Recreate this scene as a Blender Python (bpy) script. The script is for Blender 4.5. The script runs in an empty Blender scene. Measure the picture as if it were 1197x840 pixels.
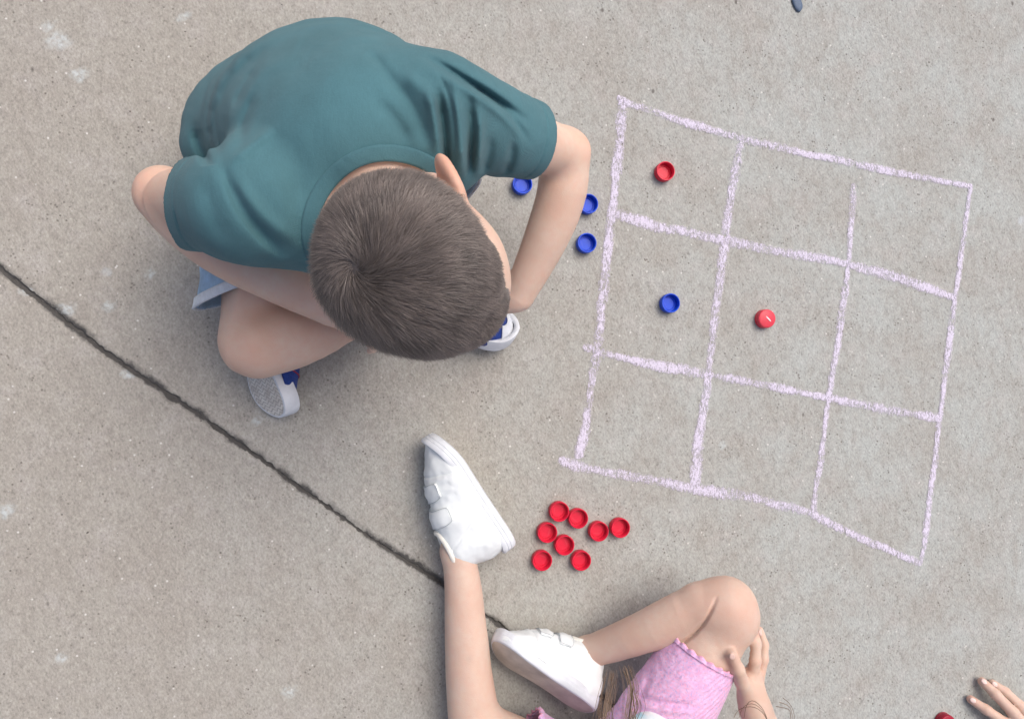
import bpy, math
import numpy as np
from mathutils import Vector, Matrix
rng = np.random.default_rng(11)
col = bpy.context.scene.collection
# ------------------------------------------------------------------ camera geometry
H = 1.15
FPX = 880.0
_n = Vector((430 - 598.5, 420 - 430, -FPX)).normalized()
RM = _n.rotation_difference(Vector((0, 0, -1))).to_matrix()
def P(u, v, z=0.0):
    d = RM @ Vector((u - 598.5, 420 - v, -FPX)); t = (z - H) / d.z
    return np.array((d.x * t, d.y * t, z))
def V3(*a): return np.array(a, float)
def nrm(a): a = np.asarray(a, float); return a / np.linalg.norm(a)

# ------------------------------------------------------------------ numpy noise
def _hash(i, j, k, s):
    h = (i * np.uint32(374761393) + j * np.uint32(668265263) + k * np.uint32(2246822519) + np.uint32((s * 974711) & 0xffffffff))
    h = (h ^ (h >> np.uint32(13))) * np.uint32(1274126177)
    return ((h ^ (h >> np.uint32(16))) & np.uint32(0xffff)) / np.float32(32767.5) - np.float32(1.0)
def vnoise(p, scale, seed=0):
    q = np.asarray(p) * scale
    f = np.floor(q); t = q - f; t = t * t * (3 - 2 * t); f = f.astype(np.int64).astype(np.uint32)
    i, j, k = f[..., 0], f[..., 1], f[..., 2]; x, y, z = t[..., 0], t[..., 1], t[..., 2]
    def L(a, b, w): return a + (b - a) * w
    c = {}
    for a in (0, 1):
        for b in (0, 1):
            for d in (0, 1): c[a, b, d] = _hash(i + np.uint32(a), j + np.uint32(b), k + np.uint32(d), seed)
    return L(L(L(c[0,0,0], c[1,0,0], x), L(c[0,1,0], c[1,1,0], x), y), L(L(c[0,0,1], c[1,0,1], x), L(c[0,1,1], c[1,1,1], x), y), z)

# ------------------------------------------------------------------ signed distance modelling
class SDF:
    def __init__(s): s.p = []; s.post = []
    def cone(s, a, b, r0, r1, k=0.012, sub=False):
        s.p.append(('c', np.asarray(a, float), np.asarray(b, float), r0, r1, k, sub)); return s
    def chain(s, pts, rs, k=0.012):
        q = np.c_[np.array([np.asarray(p, float) for p in pts]), np.array(rs, float)]
        for _ in range(2 if len(q) > 2 else 0):      # round the corners, ends stay
            m = np.empty((2 * len(q) - 2, 4)); m[0::2] = .75 * q[:-1] + .25 * q[1:]; m[1::2] = .25 * q[:-1] + .75 * q[1:]
            m[0] = q[0]; m[-1] = q[-1]; q = m
        A = q[:-1, :3]; BA = q[1:, :3] - A
        s.p.append(('p', A, BA, np.maximum((BA * BA).sum(1), 1e-12), (q[:-1, 3], q[1:, 3] - q[:-1, 3], q), k, False)); return s
    def ell(s, c, r, M=None, k=0.02, sub=False):
        M = np.eye(3) if M is None else np.asarray(M, float)   # columns = axes
        s.p.append(('e', np.asarray(c, float), np.asarray(r, float), M, None, k, sub)); return s
    def group(s, sub, T, m=.0048, k=.012):
        s.p.append(('g', sub, T, m, None, k, False)); return s
    @staticmethod
    def one(pr, p):
        if pr[0] == 'g':
            d = pr[1].ev(p); w = (d < .05).nonzero()[0]
            if len(w): d[w] = np.maximum(d[w], pr[2].ev(p[w]) + pr[3])
            return d
        if pr[0] == 'c':
            _, a, b, r0, r1, k, sub = pr
            ba = b - a; L = max(ba @ ba, 1e-12)
            pa = p - a
            t = np.minimum(np.maximum((pa @ ba) / L, 0), 1); pa = pa - t[:, None] * ba
            return np.sqrt(np.einsum('ij,ij->i', pa, pa)) - (r0 + (r1 - r0) * t)
        if pr[0] == 'p':
            _, A, BA, LL, rr, k, sub = pr; d = None
            for i in range(len(A)):
                pa = p - A[i]; t = np.minimum(np.maximum((pa @ BA[i]) / LL[i], 0), 1); pa -= t[:, None] * BA[i]
                e = np.sqrt(np.einsum('ij,ij->i', pa, pa)) - (rr[0][i] + rr[1][i] * t)
                d = e if d is None else np.minimum(d, e)
            return d
        _, c, r, M, _n2, k, sub = pr
        q = (p - c) @ M
        q = q / r; k0 = np.sqrt(np.einsum('ij,ij->i', q, q)); q = q / r; k1 = np.sqrt(np.einsum('ij,ij->i', q, q)) + 1e-9
        return k0 * (k0 - 1) / k1
    def ev(s, p, prims=None, post=True):
        d = np.full(len(p), 10.0)
        for pr in (s.p if prims is None else prims):
            e = SDF.one(pr, p); k = pr[5]
            if pr[6]:
                e = -e; h = np.maximum(k - np.abs(d - e), 0) / k; d = np.maximum(d, e) + h * h * k * .25
            else:
                h = np.maximum(k - np.abs(d - e), 0) / k; d = np.minimum(d, e) - h * h * k * .25
        if post and s.post:
            m = np.abs(d) < .022
            if m.all():
                for f in s.post: d = f(p, d)
            elif m.any():
                q = p[m]; e = d[m]
                for f in s.post: e = f(q, e)
                d[m] = e
        return d
    def grad(s, p):
        e = 6e-4; g = np.empty_like(p)
        for i in range(3):
            o = np.zeros(3); o[i] = e
            g[:, i] = (s.ev(p + o) - s.ev(p - o)) / (2 * e)
        return g
    def bounds(s):
        lo = np.full(3, 9e9); hi = -lo
        for pr in s.p:
            if pr[6]: continue
            if pr[0] == 'g':
                l2, h2 = pr[1].bounds(); lo = np.minimum(lo, l2 + .02); hi = np.maximum(hi, h2 - .02); continue
            if pr[0] == 'p':
                q = pr[4][2]; lo = np.minimum(lo, (q[:, :3] - q[:, 3:]).min(0)); hi = np.maximum(hi, (q[:, :3] + q[:, 3:]).max(0))
            elif pr[0] == 'c':
                m = max(pr[3], pr[4]); lo = np.minimum(lo, np.minimum(pr[1], pr[2]) - m); hi = np.maximum(hi, np.maximum(pr[1], pr[2]) + m)
            else:
                m = np.sqrt(((pr[3] * pr[2]) ** 2).sum(1)); lo = np.minimum(lo, pr[1] - m); hi = np.maximum(hi, pr[1] + m)
        return lo - .02, hi + .02
    def mesh(s, h=0.0022, proj=2):
        lo, hi = s.bounds(); B = 16; bs = B * h
        nb = np.ceil((hi - lo) / bs).astype(int)
        n = nb * B + 1
        D = np.ones(n, np.float32)
        ib = np.stack(np.meshgrid(*[np.arange(k) for k in nb], indexing='ij'), -1).reshape(-1, 3)
        cen = lo + (ib + .5) * bs
        dc = s.ev(cen)
        rad = bs * .87
        PD = np.stack([SDF.one(q, cen) for q in s.p], 1); sb = np.array([q[6] for q in s.p], bool)
        def blk(i0):
            b, c, d, pdv = ib[i0], cen[i0], dc[i0], PD[i0]
            sl = tuple(slice(b[i] * B, b[i] * B + B + 1) for i in range(3))
            if abs(d) > rad + .02:
                D[sl] = np.float32(np.sign(d)); return
            pr = [s.p[i] for i in np.nonzero((pdv < rad + .035) | (sb & (pdv < rad + .05)))[0]]
            g = [lo[i] + (np.arange(B + 1) + b[i] * B) * h for i in range(3)]
            pts = np.stack(np.meshgrid(*g, indexing='ij'), -1).reshape(-1, 3)
            D[sl] = s.ev(pts, pr).reshape(B + 1, B + 1, B + 1)
        far = np.abs(dc) > rad + .02
        for i0 in np.nonzero(far)[0]: blk(i0)
        for i0 in np.nonzero(~far)[0]: blk(i0)
        V, F = surface_nets(D, lo, h)
        key = np.floor((V - lo) / (bs * 1.5)).astype(np.int64); kk = (key[:, 0] * 4096 + key[:, 1]) * 4096 + key[:, 2]
        order = np.argsort(kk, kind='stable'); ks = kk[order]; cuts_ = np.r_[0, np.nonzero(np.diff(ks))[0] + 1, len(ks)]
        e = 5e-4; TT = np.array(((1, 1, 1), (1, -1, -1), (-1, 1, -1), (-1, -1, 1)), float)
        def prj(i):
            m = order[cuts_[i]:cuts_[i + 1]]; q = V[m]; c = q.mean(0); R_ = np.sqrt(((q - c) ** 2).sum(1).max())
            pr = [z for z in s.p if SDF.one(z, c[None])[0] < R_ + .03]
            for _ in range(proj):
                dv = [s.ev(q + e * t, pr) for t in TT]
                d = sum(dv) / 4; g = sum(a[:, None] * t for a, t in zip(dv, TT)) / (4 * e)
                st = (d / np.maximum((g * g).sum(1), .25))[:, None] * g
                L = np.sqrt((st ** 2).sum(1))[:, None]; st *= np.minimum(1, h * .8 / np.maximum(L, 1e-9)); q = q - st
            V[m] = q
        for i in range(len(cuts_) - 1): prj(i)
        return V, F
def surface_nets(D, lo, h):
    S = D < 0
    n = np.array(D.shape)
    c = np.zeros(n - 1, np.int8)
    for dx in (0, 1):
        for dy in (0, 1):
            for dz in (0, 1): c += S[dx:n[0]-1+dx, dy:n[1]-1+dy, dz:n[2]-1+dz]
    act = (c > 0) & (c < 8)
    idx = -np.ones(act.shape, np.int64); A = np.argwhere(act); idx[act] = np.arange(len(A))
    acc = np.zeros((len(A), 3)); cnt = np.zeros(len(A))
    cor = [(x, y, z) for x in (0, 1) for y in (0, 1) for z in (0, 1)]
    for a in cor:
        for ax in range(3):
            if a[ax]: continue
            b = list(a); b[ax] = 1
            da = D[A[:,0]+a[0], A[:,1]+a[1], A[:,2]+a[2]]; db = D[A[:,0]+b[0], A[:,1]+b[1], A[:,2]+b[2]]
            m = (da < 0) != (db < 0)
            t = da[m] / (da[m] - db[m])
            q = np.tile(np.array(a, float), (m.sum(), 1)); q[:, ax] += t
            acc[m] += q; cnt[m] += 1
    V = lo + (A + acc / cnt[:, None]) * h
    Fs = []
    for ax in range(3):
        u, v = (ax + 1) % 3, (ax + 2) % 3
        s0 = [slice(None)] * 3; s1 = [slice(None)] * 3
        s0[ax] = slice(0, -1); s1[ax] = slice(1, None)
        for w in (u, v): s0[w] = slice(1, -1); s1[w] = slice(1, -1)
        a = S[tuple(s0)]; b = S[tuple(s1)]
        E = np.argwhere(a != b); off = np.zeros(3, int); off[u] = 1; off[v] = 1
        inside = a[tuple(E.T)]
        E = E + off
        def I(du, dv):
            q = E.copy(); q[:, u] += du; q[:, v] += dv; return idx[tuple(q.T)]
        f = np.stack([I(-1, -1), I(0, -1), I(0, 0), I(-1, 0)], 1)
        f[~inside] = f[~inside][:, ::-1]
        Fs.append(f)
    F = np.concatenate(Fs); F = F[(F >= 0).all(1)]
    return V, F

# ------------------------------------------------------------------ mesh helpers
def mesh_obj(name, V, F, mat=None, parent=None, smooth=True, attrs=None, mats=None):
    me = bpy.data.meshes.new(name)
    V = np.asarray(V, np.float32)
    if isinstance(F, np.ndarray):
        k = F.shape[1]; me.vertices.add(len(V)); me.vertices.foreach_set('co', V.ravel())
        me.loops.add(F.size); me.loops.foreach_set('vertex_index', F.astype(np.int32).ravel())
        me.polygons.add(len(F)); me.polygons.foreach_set('loop_start', np.arange(len(F), dtype=np.int32) * k)
        me.update(calc_edges=True)
    else:
        me.from_pydata([tuple(map(float, v)) for v in V], [], F)
    if smooth: me.polygons.foreach_set('use_smooth', np.ones(len(me.polygons), bool))
    for k2, a in (attrs or {}).items():
        at = me.attributes.new(k2, 'FLOAT', 'POINT'); at.data.foreach_set('value', np.asarray(a, np.float32))
    me.validate(); me.update()
    o = bpy.data.objects.new(name, me); col.objects.link(o)
    if mat: me.materials.append(mat)
    if parent is not None: o.parent = parent
    return o
def empty(name, loc=(0, 0, 0)):
    o = bpy.data.objects.new(name, None); o.location = loc; o.empty_display_size = .05; col.objects.link(o); return o
def tag(o, label=None, cat=None, group=None, kind=None):
    if label: o['label'] = label
    if cat: o['category'] = cat
    if group: o['group'] = group
    if kind: o['kind'] = kind
    return o
def attach(o, parent):   # parent with world position kept (objects carry world-space meshes)
    o.parent = parent; o.matrix_parent_inverse = parent.matrix_basis.inverted(); return o
def compact(V, F, extra=()):
    used = np.unique(F); m = -np.ones(len(V), int); m[used] = np.arange(len(used)); return V[used], m[F], [e[used] for e in extra]
def trim(V, F, g):
    """drop what lies where g(p) > 0 and pull the cut edge onto g = 0"""
    d = g(V); keep = (d[F] < 0).sum(1) >= 3
    F = F[keep]; V, F, _ = compact(V, F)
    d = g(V); e = 5e-4
    gr = np.stack([(g(V + np.eye(3)[i] * e) - g(V - np.eye(3)[i] * e)) / (2 * e) for i in range(3)], 1)
    ed = np.sort(np.concatenate([F[:, [0, 1]], F[:, [1, 2]], F[:, [2, 3]], F[:, [3, 0]]]), axis=1)
    u, c = np.unique(ed, axis=0, return_counts=True)
    bd = np.zeros(len(V), bool); bd[u[c == 1].ravel()] = True
    m = bd & (np.abs(d) < .006)
    V[m] -= (d[m] / np.maximum((gr[m] ** 2).sum(1), .2))[:, None] * gr[m]
    return V, F
def solidify(o, t, off=-1):
    m = o.modifiers.new('thickness', 'SOLIDIFY'); m.thickness = t; m.offset = off; return o
def grid_faces(nu, nv, wrap_u=False, wrap_v=False):
    a = np.arange(nu if wrap_u else nu - 1); b = np.arange(nv if wrap_v else nv - 1)
    A, B = np.meshgrid(a, b, indexing='ij'); A = A.ravel(); B = B.ravel(); A1 = (A + 1) % nu; B1 = (B + 1) % nv
    return np.stack([A * nv + B, A1 * nv + B, A1 * nv + B1, A * nv + B1], 1)
def ray_root(S, o, d, rmax=.14, rmin=0.0, n=90):
    """outermost crossing of S=0 along rays o + r d"""
    r = np.linspace(rmin, rmax, n)
    p = (o[:, None] + r[None, :, None] * d[:, None]).reshape(-1, 3)
    v = S.ev(p).reshape(len(o), n)
    ins = v < 0
    last = n - 1 - np.argmax(ins[:, ::-1], 1); ok = ins.any(1); last = np.clip(last, 0, n - 2)
    i = np.arange(len(o)); a, b = v[i, last], v[i, last + 1]
    t = np.where(ok, r[last] + (r[1] - r[0]) * np.clip(a / (a - b + 1e-12), 0, 1), rmin)
    return o + t[:, None] * d
def tube(pts, rad, n=8, closed=False):
    pts = np.asarray(pts, float); m = len(pts); rad = np.broadcast_to(rad, m)
    t = np.gradient(pts, axis=0)
    if closed: t = np.roll(pts, -1, 0) - np.roll(pts, 1, 0)
    t /= np.linalg.norm(t, axis=1)[:, None] + 1e-12
    up = np.array((.3, .2, .93)); a = np.cross(t, up); a /= np.linalg.norm(a, axis=1)[:, None] + 1e-9; b = np.cross(t, a)
    th = np.linspace(0, 2 * np.pi, n, endpoint=False)
    V = pts[:, None] + rad[:, None, None] * (np.cos(th)[None, :, None] * a[:, None] + np.sin(th)[None, :, None] * b[:, None])
    return V.reshape(-1, 3), grid_faces(m, n, closed, True)
def merge(parts):
    Vs, Fs, o = [], [], 0
    for V, F in parts: Vs.append(V); Fs.append(F + o); o += len(V)
    return np.concatenate(Vs), np.concatenate(Fs)
def smooth_path(pts, n):
    pts = np.asarray(pts, float); d = np.r_[0, np.cumsum(np.linalg.norm(np.diff(pts, axis=0), axis=1))]
    s = np.linspace(0, d[-1], n); out = np.stack([np.interp(s, d, pts[:, i]) for i in range(pts.shape[1])], 1)
    for _ in range(max(2, n // 30)):
        out[1:-1] = (out[:-2] + 2 * out[1:-1] + out[2:]) / 4
    return out

# ------------------------------------------------------------------ materials
class NT:
    def __init__(s, name):
        s.m = bpy.data.materials.new(name); s.m.use_nodes = True; s.t = s.m.node_tree; s.b = s.t.nodes['Principled BSDF']; s.out = s.t.nodes['Material Output']
        s.tc = s.t.nodes.new('ShaderNodeTexCoord').outputs['Object']
    def n(s, typ, **kw):
        nd = s.t.nodes.new(typ)
        for k, v in kw.items():
            if k[0] == '_': setattr(nd, k[1:], v)
            else: nd.inputs[k.replace('__', ' ')].default_value = v
        return nd
    def lk(s, a, b): s.t.links.new(a, b)
    def noise(s, scale, detail=3, rough=.5, vec=None, dist=0):
        nd = s.n('ShaderNodeTexNoise', Scale=scale, Detail=detail, Roughness=rough, Distortion=dist); s.lk(vec or s.tc, nd.inputs['Vector']); return nd.outputs['Fac']
    def vor(s, scale, vec=None, feat='F1'):
        nd = s.n('ShaderNodeTexVoronoi', Scale=scale); nd.feature = feat; s.lk(vec or s.tc, nd.inputs['Vector']); return nd
    def ramp(s, fac, stops):
        nd = s.t.nodes.new('ShaderNodeValToRGB'); e = nd.color_ramp.elements
        while len(e) < len(stops): e.new(.5)
        for q, (p, c) in zip(e, stops):
            q.position = p; q.color = (c, c, c, 1) if isinstance(c, (int, float)) else (*c, 1)
        s.lk(fac, nd.inputs[0]); return nd.outputs[0]
    def mix(s, f, a, b, mode='MIX'):
        nd = s.t.nodes.new('ShaderNodeMix'); nd.data_type = 'RGBA'; nd.blend_type = mode
        for v, i in ((f, 0), (a, 6), (b, 7)):
            if isinstance(v, (int, float)): nd.inputs[i].default_value = v if i == 0 else (v, v, v, 1)
            elif isinstance(v, tuple): nd.inputs[i].default_value = (*v, 1)
            else: s.lk(v, nd.inputs[i])
        return nd.outputs[2]
    def math(s, op, a, b=0.0, clamp=False):
        nd = s.t.nodes.new('ShaderNodeMath'); nd.operation = op; nd.use_clamp = clamp
        for v, i in ((a, 0), (b, 1)):
            if isinstance(v, (int, float)): nd.inputs[i].default_value = v
            else: s.lk(v, nd.inputs[i])
        return nd.outputs[0]
    def attr(s, name): return s.n('ShaderNodeAttribute', _attribute_name=name).outputs['Fac']
    def mapping(s, scale=(1, 1, 1), rot=(0, 0, 0), loc=(0, 0, 0)):
        nd = s.n('ShaderNodeMapping', Scale=scale, Rotation=rot, Location=loc); s.lk(s.tc, nd.inputs['Vector']); return nd.outputs[0]
    def bump(s, h, strength, dist=.001):
        nd = s.n('ShaderNodeBump', Strength=strength, Distance=dist); s.lk(h, nd.inputs['Height'])
        s.lk(nd.outputs[0], s.b.inputs['Normal']); s.nb = nd; return nd
    def set(s, color=None, rough=None, **kw):
        if color is not None:
            if isinstance(color, tuple): s.b.inputs['Base Color'].default_value = (*color, 1)
            else: s.lk(color, s.b.inputs['Base Color'])
        if rough is not None:
            if isinstance(rough, (int, float)): s.b.inputs['Roughness'].default_value = rough
            else: s.lk(rough, s.b.inputs['Roughness'])
        for k, v in kw.items(): s.b.inputs[k.replace('__', ' ')].default_value = v
        return s.m

def m_skin(name, base, red, mott=.5):
    t = NT(name)
    c = t.mix(t.ramp(t.noise(22, 4, .6), [(.35, 0.), (.7, 1.)]), base, tuple(np.array(base) * np.array((.95, .85, .82))))
    c = t.mix(t.math('MULTIPLY', t.ramp(t.noise(110, 3, .6), [(.42, 0.), (.7, 1.)]), .5), c, tuple(np.array(base) * np.array((.98, .84, .80))))
    c = t.mix(t.math('MULTIPLY', t.attr('flush'), .8), c, red)
    c = t.mix(t.attr('bruise'), c, tuple(np.array(base) * np.array((.55, .5, .52))))
    sp = t.vor(260).outputs['Distance']
    c = t.mix(t.math('MULTIPLY', t.ramp(sp, [(.0, 1.), (.12, 0.)]), .12), c, (.3, .15, .1))
    h = t.math('ADD', t.math('MULTIPLY', t.vor(900).outputs['Distance'], .6), t.noise(160, 3))
    t.bump(h, .36, .0006)
    return t.set(c, t.math('ADD', t.math('MULTIPLY', t.noise(40), .25), .4), Subsurface__Weight=.22, Subsurface__Radius=(.012, .005, .0028), Subsurface__Scale=.6, IOR=1.4, **{'Specular IOR Level': .42})
def m_cloth(name, base, var=.12, weave=900, bump=.25, rough=.9, sheen=.25, var_scale=14, tint=None):
    t = NT(name); b = np.array(base)
    c = t.mix(t.ramp(t.noise(var_scale, 4, .6), [(.3, 0.), (.7, 1.)]), tuple(b * (1 - var)), tuple(b * (1 + var) if tint is None else np.array(tint)))
    mel = t.noise(700, 2, .6, t.mapping((1, .25, 1), (0, 0, .5)))
    c = t.mix(.25, c, t.mix(mel, tuple(b * .55), tuple(np.minimum(b * 1.5, 1))))
    w = t.n('ShaderNodeTexWave', Scale=weave * .5, Distortion=1.5); t.lk(t.mapping((1, 1, 1), (.6, .3, .8)), w.inputs['Vector'])
    wr = t.noise(26, 3, .55, t.mapping((1, .45, 1), (0, 0, .5)), 1.2)
    hh = t.math('ADD', t.math('MULTIPLY', w.outputs['Fac'], .4), t.noise(weave * .6, 2))
    t.bump(t.math('ADD', hh, t.math('MULTIPLY', wr, 5.0)), bump, .0008)
    return t.set(c, rough, Sheen__Weight=sheen, Sheen__Roughness=.5)
def m_plain(name, base, rough=.5, var=.06, scale=60, bump=.1, **kw):
    t = NT(name); b = np.array(base)
    c = t.mix(t.ramp(t.noise(scale, 4, .6), [(.35, 0.), (.68, 1.)]), tuple(b * (1 - var)), tuple(np.minimum(b * (1 + var * .5), 1)))
    t.bump(t.noise(scale * 8, 3), bump, .0005)
    return t.set(c, rough, **kw)

M = {}
M['skin_boy'] = m_skin('boy_skin', (.69, .525, .42), (.68, .32, .21))
M['skin_girl'] = m_skin('girl_skin', (.64, .495, .405), (.6, .29, .23))
M['hair'] = None
def m_hair(name, root, tip):
    t = NT(name)
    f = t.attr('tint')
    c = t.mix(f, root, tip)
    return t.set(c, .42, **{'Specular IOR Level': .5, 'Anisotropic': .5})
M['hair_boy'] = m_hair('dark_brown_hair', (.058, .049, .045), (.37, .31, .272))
M['hair_girl'] = m_hair('long_brown_hair', (.08, .05, .032), (.30, .20, .13))
M['teal'] = m_cloth('teal_jersey', (.060, .160, .186), .15, 1100, .42, .9, .06)
M['teal_rib'] = m_cloth('teal_rib_knit', (.056, .150, .176), .10, 1100, .5, .9, .06)
M['denim'] = m_cloth('light_denim', (.33, .50, .68), .25, 1300, .5, .9, .1, 60)
M['denim_hem'] = m_cloth('pale_denim_hem', (.70, .77, .83), .15, 1300, .6, .9, .1, 120)
M['pink_hem'] = m_cloth('pink_hem_cloth', (.90, .40, .54), .1, 1300, .3, .9, .2, 90)
M['white_cloth'] = m_cloth('white_print_cloth', (.78, .76, .80), .1, 1300, .3, .9, .2, 90)
def m_pink():
    t = NT('pink_smocked_cloth')
    w = t.n('ShaderNodeTexWave', Scale=46, Distortion=3.5, Detail=3); w.inputs['Detail Scale'].default_value = 2.5; w.bands_direction = 'X'
    t.lk(t.mapping((1, 1, 1), (0, 0, 1.05)), w.inputs['Vector'])
    n1 = t.ramp(t.noise(190, 3, .6, t.mapping((1, 2.2, 1), (0, 0, 1.0))), [(.45, 0.), (.62, 1.)])
    c = t.mix(t.ramp(t.noise(110, 2), [(.4, 0.), (.6, 1.)]), (.73, .45, .72), (.80, .53, .78))
    c = t.mix(t.math('MULTIPLY', n1, .6), c, (.90, .38, .58))
    c = t.mix(t.math('MULTIPLY', t.ramp(t.noise(240, 2, .5, t.mapping((2, 1, 1), (0, 0, .4))), [(.56, 0.), (.66, 1.)]), .5), c, (.42, .38, .70))
    t.bump(t.math('ADD', w.outputs['Fac'], t.math('MULTIPLY', t.noise(500, 2), .5)), .5, .0016)
    return t.set(c, .9, Sheen__Weight=.3)
M['pink'] = m_pink()
M['white_leather'] = m_plain('white_shoe_leather', (.78, .83, .835), .42, .05, 25, .12)
M['white_rubber'] = m_plain('white_rubber', (.72, .76, .80), .55, .1, 40, .1)
M['lining'] = m_plain('cream_lining', (.80, .79, .72), .9, .1, 90, .4)
M['seam'] = m_plain('grey_seam', (.42, .47, .49), .8)
M['navy'] = m_cloth('navy_canvas', (.012, .045, .25), .25, 1200, .7, .9, .1, 200)
M['red_rubber'] = m_plain('dark_red_rubber', (.30, .02, .05), .5)
def m_tread(name, base):
    t = NT(name)
    uvn = t.attr('tread')
    tri = t.math('PINGPONG', t.math('MULTIPLY', uvn, 1.0), .5)
    c = t.mix(t.ramp(tri, [(.08, 0.), (.2, 1.)]), tuple(np.array(base) * .6), base)
    c = t.mix(t.ramp(t.noise(70, 4), [(.4, 0.), (.7, .6)]), c, (.36, .31, .27))
    t.bump(tri, .8, .002)
    return t.set(c, .75)
M['tread'] = m_tread('shoe_tread', (.74, .72, .66))
M['tread_girl'] = m_plain('beige_sole_rubber', (.56, .52, .45), .8, .22, 30, .5)
def m_cap(name, base):
    t = NT(name); b = np.array(base)
    c = t.mix(t.ramp(t.noise(90, 3), [(.35, 0.), (.7, 1.)]), tuple(b * .9), tuple(b))
    sc = t.noise(420, 2, .5, t.mapping((1, .12, 1), (0, 0, .9)))
    c = t.mix(t.math('MULTIPLY', t.ramp(sc, [(.62, 0.), (.72, 1.)]), .09), c, tuple(np.minimum(b * .6 + .3, 1)))
    t.bump(sc, .08, .0004)
    return t.set(c, .38, Subsurface__Weight=.05, Subsurface__Radius=(.004, .002, .002), Subsurface__Scale=.5, **{'Specular IOR Level': .28})
M['red'] = m_cap('red_plastic', (.70, .014, .052))
M['blue'] = m_cap('blue_plastic', (.002, .070, .64))
M['red_old'] = m_cap('faded_red_plastic', (.70, .055, .085))
M['maroon'] = m_cap('maroon_plastic', (.34, .012, .035))
M['glint'] = m_plain('pale_glint', (.86, .70, .72), .5)  # pale colour painting the highlight on closed caps
M['eye'] = m_plain('eye_white', (.8, .78, .75), .15)
M['iris'] = m_plain('iris', (.08, .05, .03), .15)

def m_ground():
    t = NT('worn_concrete')
    x = t.n('ShaderNodeSeparateXYZ'); t.lk(t.tc, x.inputs[0])
    big = t.noise(1.7, 3, .55)
    gx = t.math('ADD', t.math('MULTIPLY', x.outputs[0], .75), t.math('MULTIPLY', big, .75))
    c = t.mix(t.ramp(gx, [(.15, 0.), (.95, 1.)]), (.360, .345, .306), (.398, .419, .399))
    mid = t.noise(9, 5, .6)
    c = t.mix(t.ramp(mid, [(.38, .0), (.66, .55)]), c, (.325, .302, .266))
    c = t.mix(t.math('MULTIPLY', t.ramp(t.noise(23, 4, .6, t.mapping(loc=(3, 1, 0))), [(.5, 0.), (.72, 1.)]), .35), c, (.46, .44, .42))
    c = t.mix(t.math('MULTIPLY', t.ramp(t.noise(62, 4, .65, t.mapping((1, .6, 1), (0, 0, .9), (7, 7, 0))), [(.36, 1.), (.52, 0.)]), .32), c, (.27, .25, .22))
    g1 = t.mapping((1, .72, 1), (0, 0, .85))
    a = t.noise(330, 3, .65, g1)
    b = t.noise(130, 3, .6, g1)
    gr = t.math('ADD', t.math('MULTIPLY', a, .62), t.math('MULTIPLY', b, .38))
    c = t.mix(1.0, c, t.ramp(gr, [(.30, .58), (.44, .89), (.55, 1.04), (.70, 1.30)]), 'MULTIPLY')
    # dark pits and pale grains
    v1 = t.vor(125, t.mapping(loc=(.37, .1, 0)))
    pm = t.math('MULTIPLY', t.ramp(v1.outputs['Distance'], [(.10, 1.), (.24, 0.)]), t.ramp(t.noise(20, 2, .5, t.mapping(loc=(9, 2, 0))), [(.48, 0.), (.62, .75)]))
    c = t.mix(pm, c, (.13, .115, .10))
    v2 = t.vor(72, t.mapping((1, 1, 1), (0, 0, .4), (5, 7, 0)))
    r2 = t.n('ShaderNodeSeparateColor'); t.lk(v2.outputs['Color'], r2.inputs[0])
    pl = t.math('MULTIPLY', t.ramp(v2.outputs['Distance'], [(.05, 1.), (.14, 0.)]), t.ramp(r2.outputs[0], [(.70, 0.), (.76, .9)]))
    c = t.mix(pl, c, (.66, .65, .62))
    v4 = t.vor(30, t.mapping((1, .7, 1), (0, 0, 1.4), (2, 3, 0)))
    r4 = t.n('ShaderNodeSeparateColor'); t.lk(v4.outputs['Color'], r4.inputs[0])
    ps = t.math('MULTIPLY', t.ramp(v4.outputs['Distance'], [(.05, 1.), (.10, 0.)]), t.ramp(r4.outputs[1], [(.80, 0.), (.84, .8)]))
    c = t.mix(ps, c, (.12, .11, .10))
    # a few pale bluish paint-like spots
    v3 = t.vor(7.3, t.mapping(loc=(1.7, 4.1, 0)))
    r3 = t.n('ShaderNodeSeparateColor'); t.lk(v3.outputs['Color'], r3.inputs[0])
    dd = t.math('ADD', v3.outputs['Distance'], t.math('MULTIPLY', t.math('SUBTRACT', t.noise(90, 3), .5), .12))
    sp = t.math('MULTIPLY', t.ramp(dd, [(.03, 1.), (.075, 0.)]), t.ramp(r3.outputs[1], [(.72, 0.), (.76, .4)]))
    c = t.mix(sp, c, (.52, .58, .62))
    s5 = t.math('MULTIPLY', t.attr('spot'), t.ramp(t.noise(150, 3), [(.4, .2), (.6, 1.)]))
    c = t.mix(s5, c, (.60, .68, .70))
    j = t.attr('joint')
    jn = t.math('MULTIPLY', j, t.math('ADD', t.math('MULTIPLY', t.noise(180, 4, .7), 1.5), .1), True)
    c = t.mix(t.ramp(jn, [(.12, 0.), (.62, 1.)]), c, (.085, .082, .078))
    t.b.inputs['Specular IOR Level'].default_value = .25
    h = t.math('ADD', t.math('MULTIPLY', gr, 1.3), t.math('SUBTRACT', t.math('MULTIPLY', t.noise(60, 4), .8), t.math('MULTIPLY', pm, .7)))
    t.bump(h, .55, .0016)
    return t.set(c, .93)
M['ground'] = m_ground()
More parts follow.
